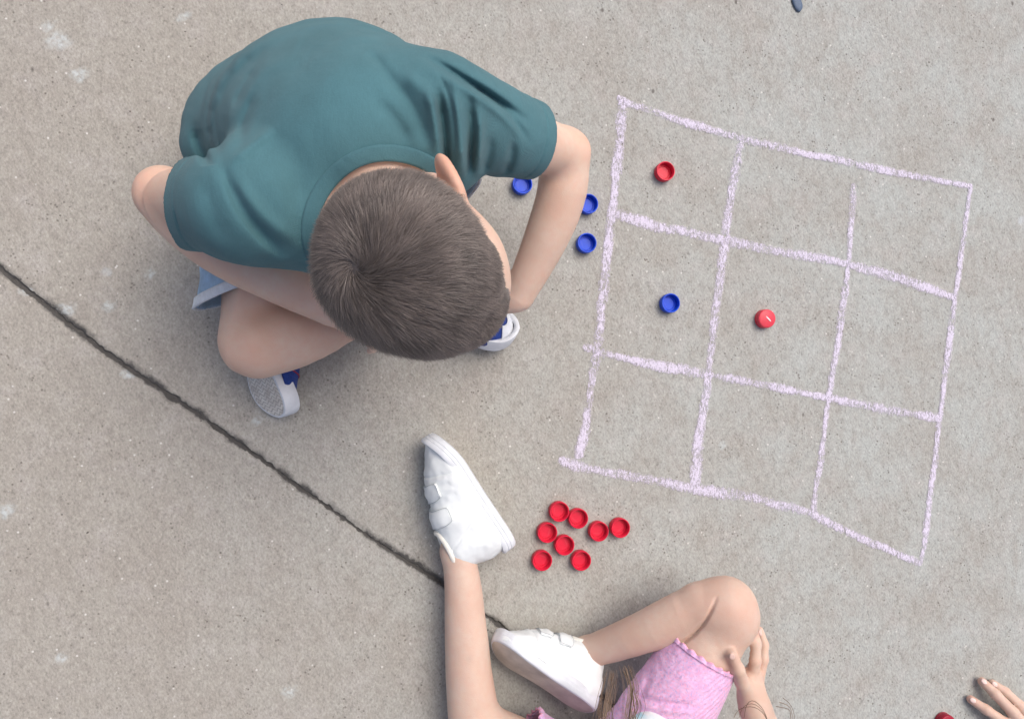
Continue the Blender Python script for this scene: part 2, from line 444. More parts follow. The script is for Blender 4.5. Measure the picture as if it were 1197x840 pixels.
def m_chalk():
    t = NT('lavender_chalk')
    e = t.attr('across')      # 1 in the middle of the stroke, 0 at its edges
    v = t.mapping((1, .42, 1), (0, 0, math.radians(-38)))
    a = t.noise(380, 4, .75, v); b = t.noise(90, 3, .6)
    m = t.math('ADD', t.math('MULTIPLY', a, .85), t.math('ADD', t.math('MULTIPLY', t.noise(520, 2), .25), t.math('MULTIPLY', b, .28)))
    thr = t.math('ADD', m, t.math('MULTIPLY', e, .30))
    al = t.ramp(thr, [(.785, 0.), (.885, .45), (.99, .85)])
    c = t.mix(t.noise(260, 2), (.60, .54, .68), (.80, .76, .88))
    t.bump(m, .15, .0005)
    t.set(c, .95); t.lk(al, t.b.inputs['Alpha']); return t.m
M['chalk'] = m_chalk()

# ------------------------------------------------------------------ ground with the open joint
def build_ground():
    jp = np.array([P(u, v, 0)[:2] for u, v in ((-60, 262), (0, 312), (40, 345), (80, 378), (122, 410), (165, 440), (240, 490), (340, 562), (430, 625), (515, 681), (570, 722), (612, 750), (700, 812), (820, 890))])
    d = nrm(jp[-3] - jp[1]); nn = np.array((-d[1], d[0])); o = jp[1]
    js = (jp - o) @ d; jt = (jp - o) @ nn
    sl0 = (jt[1] - jt[0]) / (js[1] - js[0]) * .3; 
    s = np.unique(np.r_[-60, -20, -6, -2, np.arange(-.6, 1.6, .002), 2.5, 6, 20, 60])
    tf = np.arange(-.02, .0201, .0008)
    tt = np.r_[-60, -20, -6, -2, -1, -.7, np.arange(-.55, -.021, .01), tf, np.arange(.03, .95, .01), 1.3, 2, 6, 20, 60]
    c = np.interp(s, js, jt)
    sp3 = np.stack([s, s * 0, s * 0], 1)
    c = c + .0014 * vnoise(sp3, 22, 3) + .0005 * vnoise(sp3, 160, 4)
    w = .0017 + .0007 * vnoise(sp3, 30, 5) + .0008 * vnoise(sp3, 170, 6) + .0016 * np.interp(s, [0, .25, .6], [1, .4, 0])
    S, T = np.meshgrid(s, tt, indexing='ij')
    fade = np.clip(1 - np.abs(T) / .5, 0, 1)
    Tc = T + c[:, None] * fade
    q = np.stack([S, T * 1.0, T * 0], -1).reshape(-1, 3)
    edge = .0007 * vnoise(q, 350, 7).reshape(S.shape)
    dd = np.abs(T) - w[:, None] + edge
    chip = np.maximum(0, vnoise(q, 75, 9).reshape(S.shape) - .35) * .006
    dd = dd - chip
    z = -.0035 * np.clip(-dd / .0016, 0, 1) ** .8 - .0012 * np.clip(1 - dd / .005, 0, 1) ** 2 * (dd > 0)
    z = z + .0016 * vnoise(q, 500, 12).reshape(S.shape) * (dd < 0)
    # gentle dirt on both sides of the joint
    side = np.where(T > 0, 1.25, .7)
    j = np.clip(1 - (dd / (.009 * side)), 0, 1) * np.clip(.62 + .5 * vnoise(q, 60, 13).reshape(S.shape), .2, 1)
    j = np.where(dd < .0003, 1.0, j)
    x = o[0] + S * d[0] + Tc * nn[0]; y = o[1] + S * d[1] + Tc * nn[1]
    V = np.stack([x, y, z], -1).reshape(-1, 3)
    spots = [(92, 88, 9), (75, 363, 10), (150, 437, 8), (5, 598, 9), (68, 48, 12), (57, 30, 6), (338, 808, 8), (70, 770, 6), (30, 340, 7), (128, 358, 7), (176, 320, 5), (1160, 160, 10), (845, 520, 5), (300, 492, 5), (215, 20, 6)]
    sa = np.zeros(len(V))
    for u, v, r in spots:
        e = P(u, v, 0)[:2]; rr = r * .00125
        m = (np.abs(V[:, 0] - e[0]) < .06) & (np.abs(V[:, 1] - e[1]) < .06)
        dist = np.linalg.norm((V[m, :2] - e) * (1, 1.4), axis=1)
        sa[m] = np.maximum(sa[m], np.clip(1.3 - dist / rr, 0, .55))
    g = mesh_obj('ground', V, grid_faces(len(s), len(tt)), M['ground'], attrs={'joint': j.ravel(), 'spot': sa})
    tag(g, 'worn grey brown concrete slabs with one dark open joint running diagonally', kind='structure')
build_ground()

# ------------------------------------------------------------------ chalk grid
def build_chalk():
    root = empty('chalk_grid', tuple(P(895, 390, 0)))
    tag(root, 'pale lavender chalk grid of nine cells drawn on the concrete', 'chalk drawing')
    lines = [([(722, 112), (733, 121), (760, 130), (800, 143), (860, 160), (920, 175), (1000, 192), (1060, 204), (1137, 219)], 6.5),
             ([(729, 116), (722, 190), (714, 255), (706, 330), (700, 400), (690, 455), (684, 500), (676, 536)], 7.5),
             ([(866, 166), (858, 210), (849, 262), (842, 320), (834, 385), (827, 445), (817, 510), (811, 566)], 7.5),
             ([(998, 214), (995, 260), (991, 310), (981, 390), (968, 462), (959, 535), (949, 600)], 5.8),
             ([(1135, 216), (1126, 275), (1117, 340), (1108, 410), (1099, 485), (1088, 570), (1077, 656)], 5.2),
             ([(719, 249), (760, 263), (810, 273), (845, 281), (900, 292), (990, 308), (1060, 328), (1116, 349)], 7.2),
             ([(682, 404), (700, 412), (760, 425), (830, 438), (900, 451), (968, 465), (1030, 478), (1100, 489)], 6.8),
             ([(653, 537), (672, 543), (705, 551), (760, 560), (811, 571), (880, 581), (945, 599), (1010, 630), (1078, 659)], 7.2)]
    for pts, w in lines:
        c = smooth_path([P(u, v, 0)[:2] for u, v in pts], 120)
        c3 = np.c_[c, np.zeros(len(c))]
        c = c + .0012 * np.stack([vnoise(c3, 30, 1), vnoise(c3, 30, 2)], 1)
        t = np.gradient(c, axis=0); t /= np.linalg.norm(t, axis=1)[:, None]; n = np.stack([-t[:, 1], t[:, 0]], 1)
        ww = w * .00128 * (1.05 + .30 * vnoise(c3, 25, 5)); ww[:1] *= .5; ww[-1:] *= .5
        a = np.linspace(-1, 1, 9)
        XY = c[:, None] + a[None, :, None] * ww[:, None, None] * n[:, None]
        Z = np.full(XY.shape[:2] + (1,), .0012); Z += (1 - np.abs(a))[None, :, None] * .0004
        prof = np.clip(1 - np.abs(a) ** 2.6, 0, 1)[None] * (.83 + .22 * vnoise(c3, 22, 8) + .18 * vnoise(c3, 90, 9))[:, None]
        V = np.concatenate([XY, Z], -1).reshape(-1, 3)
        o = mesh_obj('chalk_line', V, grid_faces(len(c), 9), M['chalk'], attrs={'across': prof.ravel()})
        attach(o, root)
build_chalk()

# ------------------------------------------------------------------ bottle caps
def lathe(prof, n=72, rib=None):
    th = np.linspace(0, 2 * np.pi, n, endpoint=False); V = []
    for r, z, k in prof:
        rr = r + (k * np.cos(th * 36) if k else 0 * th)
        V.append(np.stack([rr * np.cos(th), rr * np.sin(th), np.full(n, z)], 1))
    V = np.concatenate(V); return V, grid_faces(len(prof), n, False, True)
def cap_mesh():
    R0 = .0152; hgt = .0145; k = .00022
    prof = [(.00001, 0, 0), (.0135, 0, 0), (.0147, .0006, 0), (R0, .0018, k), (R0, .0105, k), (R0 - .0002, .0108, 0), (R0 - .0002, .0114, 0), (R0 + .0003, .0117, 0), (R0 + .0003, hgt - .0008, 0), (R0 - .0002, hgt, 0),
            (R0 - .0012, hgt, 0), (R0 - .0017, hgt - .0007, 0), (R0 - .0017, .0112, 0), (R0 - .0023, .0105, 0), (R0 - .0017, .0098, 0), (R0 - .0017, .0082, 0), (R0 - .0023, .0076, 0), (R0 - .0017, .0070, 0), (R0 - .0017, .0040, 0), (R0 - .0021, .0030, 0), (.0108, .0029, 0), (.0106, .0040, 0), (.0099, .0041, 0), (.0096, .0026, 0), (.00001, .0026, 0)]
    V, F = lathe(prof, 144)
    return V, F
capV, capF = cap_mesh()
cap_me = {}
def cap(u, v, matk, label, group, flip=False, tilt=0, rot=0, sc=1.0, zoff=0.0006):
    if matk not in cap_me:
        o = mesh_obj('bottle_cap', capV, capF, M[matk]); o.data.set_sharp_from_angle(angle=math.radians(38)); cap_me[matk] = o.data
    else:
        o = bpy.data.objects.new('bottle_cap', cap_me[matk]); col.objects.link(o)
    zc = .008
    p = P(u, v, zc)
    Rm = Matrix.Rotation(rot, 4, 'Z')
    if flip:
        Rm = Matrix.Rotation(tilt, 4, 'Y') @ Matrix.Rotation(math.pi, 4, 'X') @ Rm
        o.matrix_world = Matrix.Translation((p[0], p[1], zoff + .0145 * sc)) @ Rm @ Matrix.Scale(sc, 4)
    else: o.matrix_world = Matrix.Translation((p[0], p[1], zoff)) @ Rm @ Matrix.Scale(sc, 4)
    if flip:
        V, F = lathe([(.00001, .0, 0), (1, .0, 0), (1, .6, 0), (.8, 1, 0), (.00001, 1, 0)], 24)  # raised pale bar standing in for a glossy glint on the cap top
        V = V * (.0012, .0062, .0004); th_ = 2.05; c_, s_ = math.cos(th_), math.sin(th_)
        k_ = mesh_obj('glint_mark', np.stack([V[:, 0] * c_ - V[:, 1] * s_ + .002, V[:, 0] * s_ + V[:, 1] * c_, -V[:, 2] - .00002], 1), F[:, ::-1].copy(), M['glint']); k_.parent = o
    tag(o, label, 'bottle cap', group)
    return o
gr = 'red bottle caps lying open side up in a loose pile'
redcaps = [(653, 597, 'red bottle cap at the top left end of the pile beside the white sneaker'),
           (675, 605, 'red bottle cap touching the right side of the topmost cap in the pile'),
           (699, 620, 'red bottle cap second from the right in the pile, next to the outermost one'),
           (724, 616, 'red bottle cap at the far right end of the pile'),
           (639, 621.5, 'red bottle cap on the left of the pile, just below the topmost cap'),
           (659, 636, 'red bottle cap in the middle of the pile, between its left and bottom caps'),
           (633, 654, 'red bottle cap alone at the bottom left corner of the pile'),
           (678.5, 654, 'red bottle cap at the bottom right of the pile')]
for i, (u, v, l) in enumerate(redcaps): cap(u, v, 'red', l, gr, rot=i * .7, sc=1.0)
cap(776.5, 201, 'red', 'single red bottle cap lying open side up in the top left chalk cell', 'bottle caps in play on the chalk grid', rot=1)
cap(782.5, 354.5, 'blue', 'blue bottle cap lying inside the left cell of the middle chalk row', 'bottle caps in play on the chalk grid', rot=.4)
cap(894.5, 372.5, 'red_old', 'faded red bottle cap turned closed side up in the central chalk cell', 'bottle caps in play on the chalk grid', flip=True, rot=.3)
gb = 'blue bottle caps waiting beside the boy'
cap(610, 216, 'blue', 'blue bottle cap just under the hem of the teal sleeve', gb)
cap(687, 239, 'blue', 'blue bottle cap half hidden behind the bent forearm beside the chalk', gb, rot=.5)
cap(685, 284.5, 'blue', 'blue bottle cap lowest of the three beside the bent forearm', gb, rot=.2)
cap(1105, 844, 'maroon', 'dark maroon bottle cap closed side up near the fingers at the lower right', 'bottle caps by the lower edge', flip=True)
# dark blue pebble cut by the upper edge
def pebble():
    th = np.linspace(0, 2 * np.pi, 40, endpoint=False); V = []; pr = [(0.001, 0), (.8, 0.0), (1, .3), (.96, .65), (.75, .92), (.4, 1.), (.001, 1.02)]
    for r, z in pr:
        rr = r * (1 + .08 * np.cos(th * 2 + .6) + .05 * np.cos(th * 3))
        V.append(np.stack([rr * .0078 * np.cos(th), rr * .0155 * np.sin(th), np.full(40, z * .0045)], 1))
    o = mesh_obj('pebble', np.concatenate(V), grid_faces(len(pr), 40, False, True), m_plain('slate_blue_stone', (.09, .135, .21), .6, .15, 200, .4))
    o.location = tuple(P(931, 5, 0) + V3(0, 0, .0005)); o.rotation_euler.z = .35
    tag(o, 'small oval slate blue pebble at the top edge above the chalk grid', 'pebble')
pebble()
# crumbs of grit : tiny scattered stones that nobody could count
def grit():
    N = 900
    u = rng.uniform(-80, 1280, N); v = rng.uniform(-60, 900, N)
    base = np.array([(1, 0, 0), (-1, 0, 0), (0, 1, 0), (0, -1, 0), (0, 0, 1), (0, 0, -1)], float)
    f = np.array([(0, 2, 4), (2, 1, 4), (1, 3, 4), (3, 0, 4), (2, 0, 5), (1, 2, 5), (3, 1, 5), (0, 3, 5)])
    Vs = []; Fs = []; tn = []
    for i in range(N):
        r = .0005 + .0011 * rng.random() ** 4
        b = base * rng.uniform(.6, 1.3, (6, 1)) * r * np.array((1.3, .9, .6)); a = rng.uniform(0, 6.28); c, s = math.cos(a), math.sin(a)
        b = b @ np.array(((c, s, 0), (-s, c, 0), (0, 0, 1)))
        Vs.append(b + P(u[i], v[i], 0) + (0, 0, r * .4)); Fs.append(f + 6 * i); tn += [rng.random()] * 6
    t = NT('grit_stone'); c = t.ramp(t.attr('tint'), [(0., (.10, .09, .08)), (.45, (.28, .25, .22)), (.8, (.5, .48, .45)), (1., (.8, .8, .78))]); t.set(c, .8)
    o = mesh_obj('grit', np.concatenate(Vs), np.concatenate(Fs), t.m, smooth=False, attrs={'tint': tn})
    tag(o, 'fine loose sand grains and grit scattered over the concrete', 'grit', kind='stuff')
grit()

# ------------------------------------------------------------------ people : body parts as distance fields
def rot_axes(fwd, pitch, roll=0.0):
    """columns: forward (face), left, up of a head whose horizontal heading is fwd, pitched down by pitch"""
    h = nrm((fwd[0], fwd[1], 0)); z = V3(0, 0, 1)
    f = h * math.cos(pitch) - z * math.sin(pitch); u = h * math.sin(pitch) + z * math.cos(pitch); l = np.cross(u, f)
    l, u = l * math.cos(roll) + u * math.sin(roll), u * math.cos(roll) - l * math.sin(roll)
    return np.stack([f, l, u], 1)
def add_head(S, c, A, s=1.0, ears=True):
    def w(x, y, z): return c + A @ (V3(x, y, z) * s)
    S.ell(w(-.002, 0, .012), V3(.092, .074, .080) * s, A, .02)
    S.ell(w(-.03, 0, .008), V3(.062, .070, .066) * s, A, .02)
    S.ell(w(.036, 0, -.045), V3(.050, .054, .060) * s, A, .03)
    S.cone(w(.055, .012, -.088), w(.055, -.012, -.088), .024 * s, .024 * s, .03)
    for k in (-1, 1):
        S.ell(w(.062, k * .03, -.05), V3(.022, .02, .022) * s, A, .02)
        S.cone(w(.0, k * .052, -.05), w(.045, k * .022, -.095), .014 * s, .014 * s, .03)
        S.ell(w(.087, k * .029, -.013), V3(.012, .017, .008) * s, A, .012, sub=True)
        S.cone(w(.083, k * .012, -.001), w(.076, k * .042, .0), .007 * s, .006 * s, .014)
        S.cone(w(.094, k * .008, -.046), w(.094, k * .006, -.046), .0065 * s, .0065 * s, .008)
        if ears:
            a = k * .42
            E = A @ np.array(((math.cos(a), -math.sin(a), 0), (math.sin(a), math.cos(a), 0), (0, 0, 1)))
            # thin leaf standing off the head, tipped outwards at its back edge
            x0 = w(-.022, k * .081, -.010)
            E2 = np.stack([nrm(A @ V3(-.80, k * .60, .12)), nrm(A @ V3(.60, k * .80, 0)), A[:, 2]], 1)
            S.ell(x0, V3(.020, .0090, .028) * s, E2, .009)
            S.ell(x0 + E2[:, 1] * .0055 * s + E2[:, 0] * .001, V3(.011, .005, .016) * s, E2, .005, sub=True)
            S.cone(w(-.002, k * .073, -.038), w(-.008, k * .078, -.040), .006 * s, .005 * s, .006)
    S.cone(w(.088, 0, -.012), w(.101, 0, -.042), .006 * s, .0095 * s, .012)
    S.ell(w(.089, 0, -.071), V3(.007, .019, .0045) * s, A, .004)
    S.ell(w(.087, 0, -.080), V3(.0075, .016, .005) * s, A, .004)
def add_hand(S, wr, d, back, thumb_side, s=1.0, curl=(.35, .4, .45, .5), spread=.12, rw=.022):
    d = nrm(d); back = nrm(back - d * (back @ d)); t = nrm(np.cross(d, back)); t = t if t @ thumb_side > 0 else -t
    L = (.044, .050, .046, .036); off = (.021, .007, -.007, -.020); pl = (.060, .063, .060, .054)
    S.ell(wr + d * .034 * s, V3(.034, .029, .0115) * s, np.stack([d, t, back], 1), .014)
    for i in range(4):
        mc = wr + (d * pl[i] + t * off[i]) * s
        S.cone(wr + (d * .008 + t * off[i] * .55) * s, mc, .0105 * s, .0082 * s, .010)
        dd = nrm(d + t * spread * (1.5 - i)); p = mc; ang = 0; r = .0076 - .0005 * (i == 3)
        for j, f in enumerate((.46, .30, .24)):
            ang += curl[i] * (1 if j else .7)
            q = p + (dd * math.cos(ang) - back * math.sin(ang)) * L[i] * 1.35 * f * s
            S.cone(p, q, r * s, (r - .0007) * s, .0035); p = q; r -= .0007
    p = wr + (d * .012 + t * .018) * s
    q = wr + (d * .034 + t * .036 - back * .008) * s; S.cone(p, q, .012 * s, .0095 * s, .012)
    q2 = q + (d * .020 + t * .010 - back * .006) * s; S.cone(q, q2, .0088 * s, .0076 * s, .004)
    q3 = q2 + (d * .018 + t * .001 - back * .004) * s; S.cone(q2, q3, .0076 * s, .0062 * s, .004)
def finger(S, pts, r0, r1, k=.0035):
    n = len(pts); S.chain(pts, np.linspace(r0, r1, n), k)
    for i in range(1, n - 1):
        r = r0 + (r1 - r0) * i / (n - 1); p = np.asarray(pts[i]); S.cone(p, p + 1e-4, r * .98, r * .98, .005)
def smoothnoise_post(amp, sc, seed):
    return lambda p, d: d - amp * vnoise(p, sc, seed)
def body_obj(S, mat, root, flush=(), bruise=(), h=.0022):
    V, F = S.mesh(h)
    fl = np.zeros(len(V)); br = np.zeros(len(V))
    for c, r, s in flush: fl = np.maximum(fl, s * np.exp(-((V - c) ** 2).sum(1) / r ** 2))
    for c, r, s in bruise: br = np.maximum(br, s * np.exp(-((V - c) ** 2).sum(1) / r ** 2))
    o = mesh_obj('body', V, F, mat, attrs={'flush': fl, 'bruise': br})
    attach(o, root); return o, V, F
def eyes(c, A, s, root):
    for k in (-1, 1):
        S = SDF(); p = c + A @ (V3(.077, k * .029, -.014) * s); S.ell(p, V3(.0115, .0115, .0115) * s)
        V, F = S.mesh(.0016, 1); o = attach(mesh_obj('eye', V, F, M['eye']), root)
        S = SDF(); S.ell(p + A[:, 0] * .0075 * s, V3(.0048, .0056, .0056) * s, A)
        V, F = S.mesh(.001, 1); i = mesh_obj('iris', V, F, M['iris']); i.parent = o

def strands(roots, nrmls, dirs, length, width, bend, segs=4, lift=.35, jit=.3, rg=rng, tint=None, sag=0):
    """flat tapered ribbons growing out of a surface"""
    N = len(roots)
    dirs = dirs - nrmls * (dirs * nrmls).sum(1)[:, None]
    dirs += rg.normal(0, jit, dirs.shape); dirs -= nrmls * (dirs * nrmls).sum(1)[:, None]
    dirs /= np.linalg.norm(dirs, axis=1)[:, None] + 1e-9
    lf = np.broadcast_to(lift, N) * rg.uniform(.6, 1.4, N)
    pts = [roots - nrmls * .001]; p = roots - nrmls * .001
    for i in range(segs):
        l2 = lf * (1 - bend * i / segs)
        st = dirs * np.cos(l2)[:, None] + nrmls * np.sin(l2)[:, None]
        st[:, 2] -= sag * i
        p = p + st * (length / segs)[:, None]; pts.append(p)
    side = np.cross(dirs, nrmls); side += .5 * nrmls * rg.normal(0, 1, (N, 1)); side /= np.linalg.norm(side, axis=1)[:, None]
    V = np.empty((N, segs + 1, 2, 3))
    for i, q in enumerate(pts):
        w = width * (1 - .75 * (i / segs) ** 1.6)
        V[:, i, 0] = q - side * w / 2; V[:, i, 1] = q + side * w / 2
    b = (np.arange(N) * (segs + 1) * 2)[:, None]
    F = np.concatenate([np.concatenate([b + 2 * i, b + 2 * i + 1, b + 2 * i + 3, b + 2 * i + 2], 1) for i in range(segs)])
    tn = rg.random(N) if tint is None else tint
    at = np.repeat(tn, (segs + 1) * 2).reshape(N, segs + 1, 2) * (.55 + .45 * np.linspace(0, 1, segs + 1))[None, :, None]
    return V.reshape(-1, 3), F, at.ravel()

def patch(S, O, D, off, name, mat, root, thick=.0015, wrap=False, rmax=.14, attrs=None, zfix=None):
    """cloth or leather patch laid on the surface of S, O and D are (nu,nv,3) arrays of ray starts and directions"""
    nu, nv = O.shape[:2]
    q = ray_root(S, O.reshape(-1, 3), D.reshape(-1, 3), rmax)
    q = q + D.reshape(-1, 3) * (off.reshape(-1, 1) if isinstance(off, np.ndarray) else off)
    o = mesh_obj(name, q, grid_faces(nu, nv, wrap), mat)
    solidify(o, thick, 1); attach(o, root); return o, q
def frame_of(axis, hint=(0, 0, 1)):
    a = nrm(axis); x = np.cross(hint, a)
    if np.linalg.norm(x) < .1: x = np.cross((1, 0, 0), a)
    x = nrm(x); y = np.cross(a, x); return a, x, y
def ring_band(S, c, axis, w0, w1, name, mat, root, off=.001, thick=.0018, nu=160, nv=6, rmax=.14, wave=0, waven=0, phase=0, groove=0):
    """band of fabric round a limb between w0 and w1 metres along its axis from c"""
    a, x, y = frame_of(axis); th = np.linspace(0, 2 * np.pi, nu, endpoint=False); w = np.linspace(w0, w1, nv)
    dirs = np.cos(th)[:, None] * x + np.sin(th)[:, None] * y
    O = np.repeat(c + w[None, :, None] * a, nu, 0) + 0 * dirs[:, None]
    D = np.repeat(dirs[:, None], nv, 1)
    of = np.full((nu, nv), off, float)
    if wave: of = of + wave * (np.linspace(0, 1, nv)[None] ** 1.2) * np.sin(waven * th + phase + .9 * np.sin(3 * th))[:, None]
    if groove: of = of + groove * np.sin(th * 90)[:, None]
    O = O + (wave * .8 * np.cos(waven * th * .93 + phase))[:, None, None] * a * np.linspace(0, 1, nv)[None, :, None] if wave else O
    return patch(S, O, D, of, name, mat, root, thick, True, rmax)

# ------------------------------------------------------------------ shoes
XS = np.array([-.096, -.094, -.086, -.065, -.035, -.005, .025, .050, .070, .085, .093, .096])
WL = np.array([0, .012, .022, .0285, .0275, .0265, .031, .0355, .0335, .024, .013, 0])
def outline(n=96, grow=0.0, sc=1.0):
    th = np.linspace(0, 2 * np.pi, n, endpoint=False)
    xs = np.cos(th); k = np.interp(np.arccos(np.clip(xs, -1, 1)), [0, math.pi], [.096, -.096])
    x = .096 * np.sign(xs) * np.abs(xs) ** .9
    w = np.interp(x, XS, WL); w = np.where(np.abs(x) > .0955, np.abs(np.sin(th)) * .02, w)
    y = np.sign(np.sin(th)) * np.maximum(w, np.abs(np.sin(th)) * .030 * 0)
    c = .006 * np.sin((x + .096) / .192 * math.pi * 1.0) - .003
    P2 = np.stack([x, y + c], 1)
    for _ in range(3): P2 = (np.roll(P2, 1, 0) + 2 * P2 + np.roll(P2, -1, 0)) / 4
    t = np.roll(P2, -1, 0) - np.roll(P2, 1, 0); t /= np.linalg.norm(t, axis=1)[:, None] + 1e-9
    return P2 + np.stack([t[:, 1], -t[:, 0]], 1) * grow
def spring(x): return .012 * np.clip((x - .035) / .06, 0, 1) ** 2 + .003 * np.clip((-x - .07) / .03, 0, 1) ** 2
def mpt(m, x, y, z): return np.array(m @ Vector((x, y, z)))
def ring_stack(rows, n=96):
    V = []
    for g, z in rows:
        o = outline(n, g); V.append(np.c_[o, z + spring(o[:, 0])])
    return np.concatenate(V), grid_faces(len(rows), n, False, True)
def shoe(Mx, kind, root, side=1, th=.022):
    """Mx : 4x4 local->world; local x to the toe, y to the inner side, z up from the sole. Parts hang under one shoe part."""
    Rw = np.array(Mx.to_3x3()); Tw = np.array(Mx.translation)
    W = lambda V: np.asarray(V) @ Rw.T + Tw
    girl = kind == 'girl'
    S = SDF()
    S.ell(V3(.052, .002, .018), V3(.043, .035, .025), None, .01)
    S.cone((.045, .002, .030), (-.008, 0, .050), .017, .026, .03)
    S.cone((.02, 0, .028), (-.06, 0, .03), .031, .029, .03)
    S.cone((-.060, 0, .03), (-.062, 0, .062), .029, .0245, .02)
    S.cone((-.02, 0, .050), (-.048, 0, .066), .027, .0265, .02)
    cutc = (V3(-.052, 0, .060), V3(-.046, 0, .16))
    def cut(p):
        a, b = cutc; ba = b - a; pa = p - a; t = np.clip(pa @ ba / (ba @ ba), 0, 1); q = pa - t[:, None] * ba
        q = q * (.72, 1.12, 1)
        e = .0228 - np.sqrt((q ** 2).sum(1))
        return np.maximum(e, (.013 - p[:, 2]))
    if girl:
        def pst(p, d):
            d = d - .0016 * vnoise(p, 45, 3) - .0007 * vnoise(p, 130, 4) - .0007 * np.cos((p[:, 0] - .2 * p[:, 2]) * 380) * np.exp(-((p[:, 0] - .03) / .02) ** 2) * (p[:, 2] > .035)
            for x0, sl in ((.043, .35), (-.028, -.4)):
                d = d + .0012 * np.exp(-((p[:, 0] - x0 - sl * (p[:, 2] - .03)) / .0012) ** 2)
            return d
        S.post.append(pst)
    else: S.post.append(smoothnoise_post(.0008, 60, 3))
    V, F = S.mesh(.0016); V, F = trim(V, F, cut)
    up = mesh_obj('upper', W(V), F, M['white_leather' if girl else 'navy']); solidify(up, .0025, -1)
    sh = empty('shoe', tuple(W(V3(0, 0, 0)))); sh.parent = root; sh.matrix_parent_inverse = root.matrix_basis.inverted()
    bpy.context.view_layer.update()
    def put(o):
        o.parent = sh; o.matrix_parent_inverse = (Matrix.Translation(Vector(root.location)) @ sh.matrix_parent_inverse @ Matrix.Translation(Vector(sh.location))).inverted(); return o
    put(up)
    # sole sidewall, stripe and tread
    if girl: rows = [(-.0015, .001), (.0012, .003), (.0022, .008), (.0016, .0085), (.0024, .013), (.0018, .0135), (.0024, .018), (.0010, .0205), (-.004, .0205), (-.012, .019)]
    else: rows = [(-.001, .001), (.0012, .002), (.0016, .012), (.0018, .026), (.0012, .028), (-.0006, .0284), (-.006, .027)]
    V, F = ring_stack(rows)
    if girl:
        r = V.reshape(len(rows), -1, 3); k = np.arange(r.shape[1]); m = (np.sin(k * 1.4) * .0004)[:, None]
        r[1:7, :, :2] += (m * nrm((1, 1)))[None]
    so = mesh_obj('sole', W(V), F, M['white_rubber']); so.data.set_sharp_from_angle(angle=math.radians(50)); solidify(so, .001, -1); put(so)
    n = 96; rr = np.linspace(0, 1, 14); o2 = outline(n, -.0008)
    g = rr[:, None, None] * o2[None]; z = np.where(rr[:, None] > .97, .0012, 0) + spring(g[..., 0])
    if girl: tr = g[..., 0] * 130 + np.abs(g[..., 1]) * 60
    else: tr = g[..., 0] * 150 + 4 * np.abs(((g[..., 1] * 60) % 1) - .5)
    # denser tread mesh for the pattern
    nr = 60; rr = np.linspace(0, 1, nr); g = rr[:, None, None] * o2[None]; z = np.where(rr[:, None] > .985, .0010, 0) + spring(g[..., 0])
    tr = g[..., 0] * (150 if not girl else 110) + (.9 * np.abs(((g[..., 1] * 75) % 1) - .5) * 2 if not girl else np.abs(g[..., 1]) * 40)
    Vt = np.concatenate([g, z[..., None]], -1).reshape(-1, 3)
    tre = mesh_obj('tread', W(Vt), grid_faces(nr, n, False, True), M['tread_girl' if girl else 'tread'], attrs={'tread': tr.ravel()}); tre.parent = so
    if not girl:
        for zz, hh, mt in ((.0222, .0008, 'red_rubber'),):
            V, F = ring_stack([(.0014, zz - hh), (.0024, zz - hh), (.0024, zz + hh), (.0014, zz + hh)])
            s_ = mesh_obj('stripe', W(V), F, M[mt]); s_.parent = so
        # toe cap and bumper
        thx = np.linspace(-1.3, 1.3, 40); ph = np.linspace(0.06, 1.18, 16)
        O = np.zeros((40, 16, 3)) + V3(.062, .002, .012)
        D = np.stack([np.cos(ph)[None] * np.cos(thx)[:, None], np.cos(ph)[None] * np.sin(thx)[:, None], np.broadcast_to(np.sin(ph)[None], (40, 16))], -1)
        q = ray_root(S, O.reshape(-1, 3), D.reshape(-1, 3), .08) + D.reshape(-1, 3) * .0012
        tcp = mesh_obj('toe_cap', W(q), grid_faces(40, 16), M['white_rubber']); solidify(tcp, .001, 1); put(tcp)
        # red piping at the cap's rear edge, laces
        par = []
        for x0 in (.028, .016, .004, -.008):
            a = np.linspace(-.75, .75, 16); O = np.stack([x0 + 0 * a, 0 * a, .03 + 0 * a], 1); D = np.stack([0 * a + .15 * np.sin(a * 2), np.sin(a), np.cos(a)], 1); D /= np.linalg.norm(D, axis=1)[:, None]
            q = ray_root(S, O, D, .09) + D * .0016; par.append(tube(q, .0022, 6))
        V, F = merge(par); put(mesh_obj('lace', W(V), F, M['white_rubber']))
        a = np.linspace(-1.45, 1.45, 40); O = np.stack([.034 - .028 * np.abs(a / 1.45) ** 2, 0 * a, .014 + 0 * a], 1)
        D = np.stack([0 * a + .3, np.sin(a), np.cos(a)], 1); D /= np.linalg.norm(D, axis=1)[:, None]
        q = ray_root(S, O, D, .09) + D * .0005; V, F = tube(q, .0012, 6); put(mesh_obj('piping', W(V), F, M['red_rubber']))
    else:
        for x0, sl in ((.030, .10), (-.002, -.06)):
            a = np.linspace(-1.30, .85, 44); wv = np.linspace(-.0115, .0115, 9) * side
            A2, W2 = np.meshgrid(a, wv, indexing='ij')
            tipf = 1 - .25 * np.clip((a - .6) / .35, 0, 1)
            O = np.stack([x0 + W2 * tipf[:, None] + sl * .02 * A2, 0 * A2, .026 + 0 * A2], -1)
            D = np.stack([0 * A2, side * np.sin(A2), np.cos(A2)], -1)
            off = .0032 + .0006 * (1 - (W2 / .0115) ** 2) + .0022 * np.exp(-((A2 - .95) / .12) ** 2)
            q = ray_root(S, O.reshape(-1, 3), D.reshape(-1, 3), .09) + D.reshape(-1, 3) * off.reshape(-1, 1)
            st = mesh_obj('strap', W(q), grid_faces(44, 9), M['white_leather']); solidify(st, .0036, 1); put(st)
            ba = np.arange(44); 
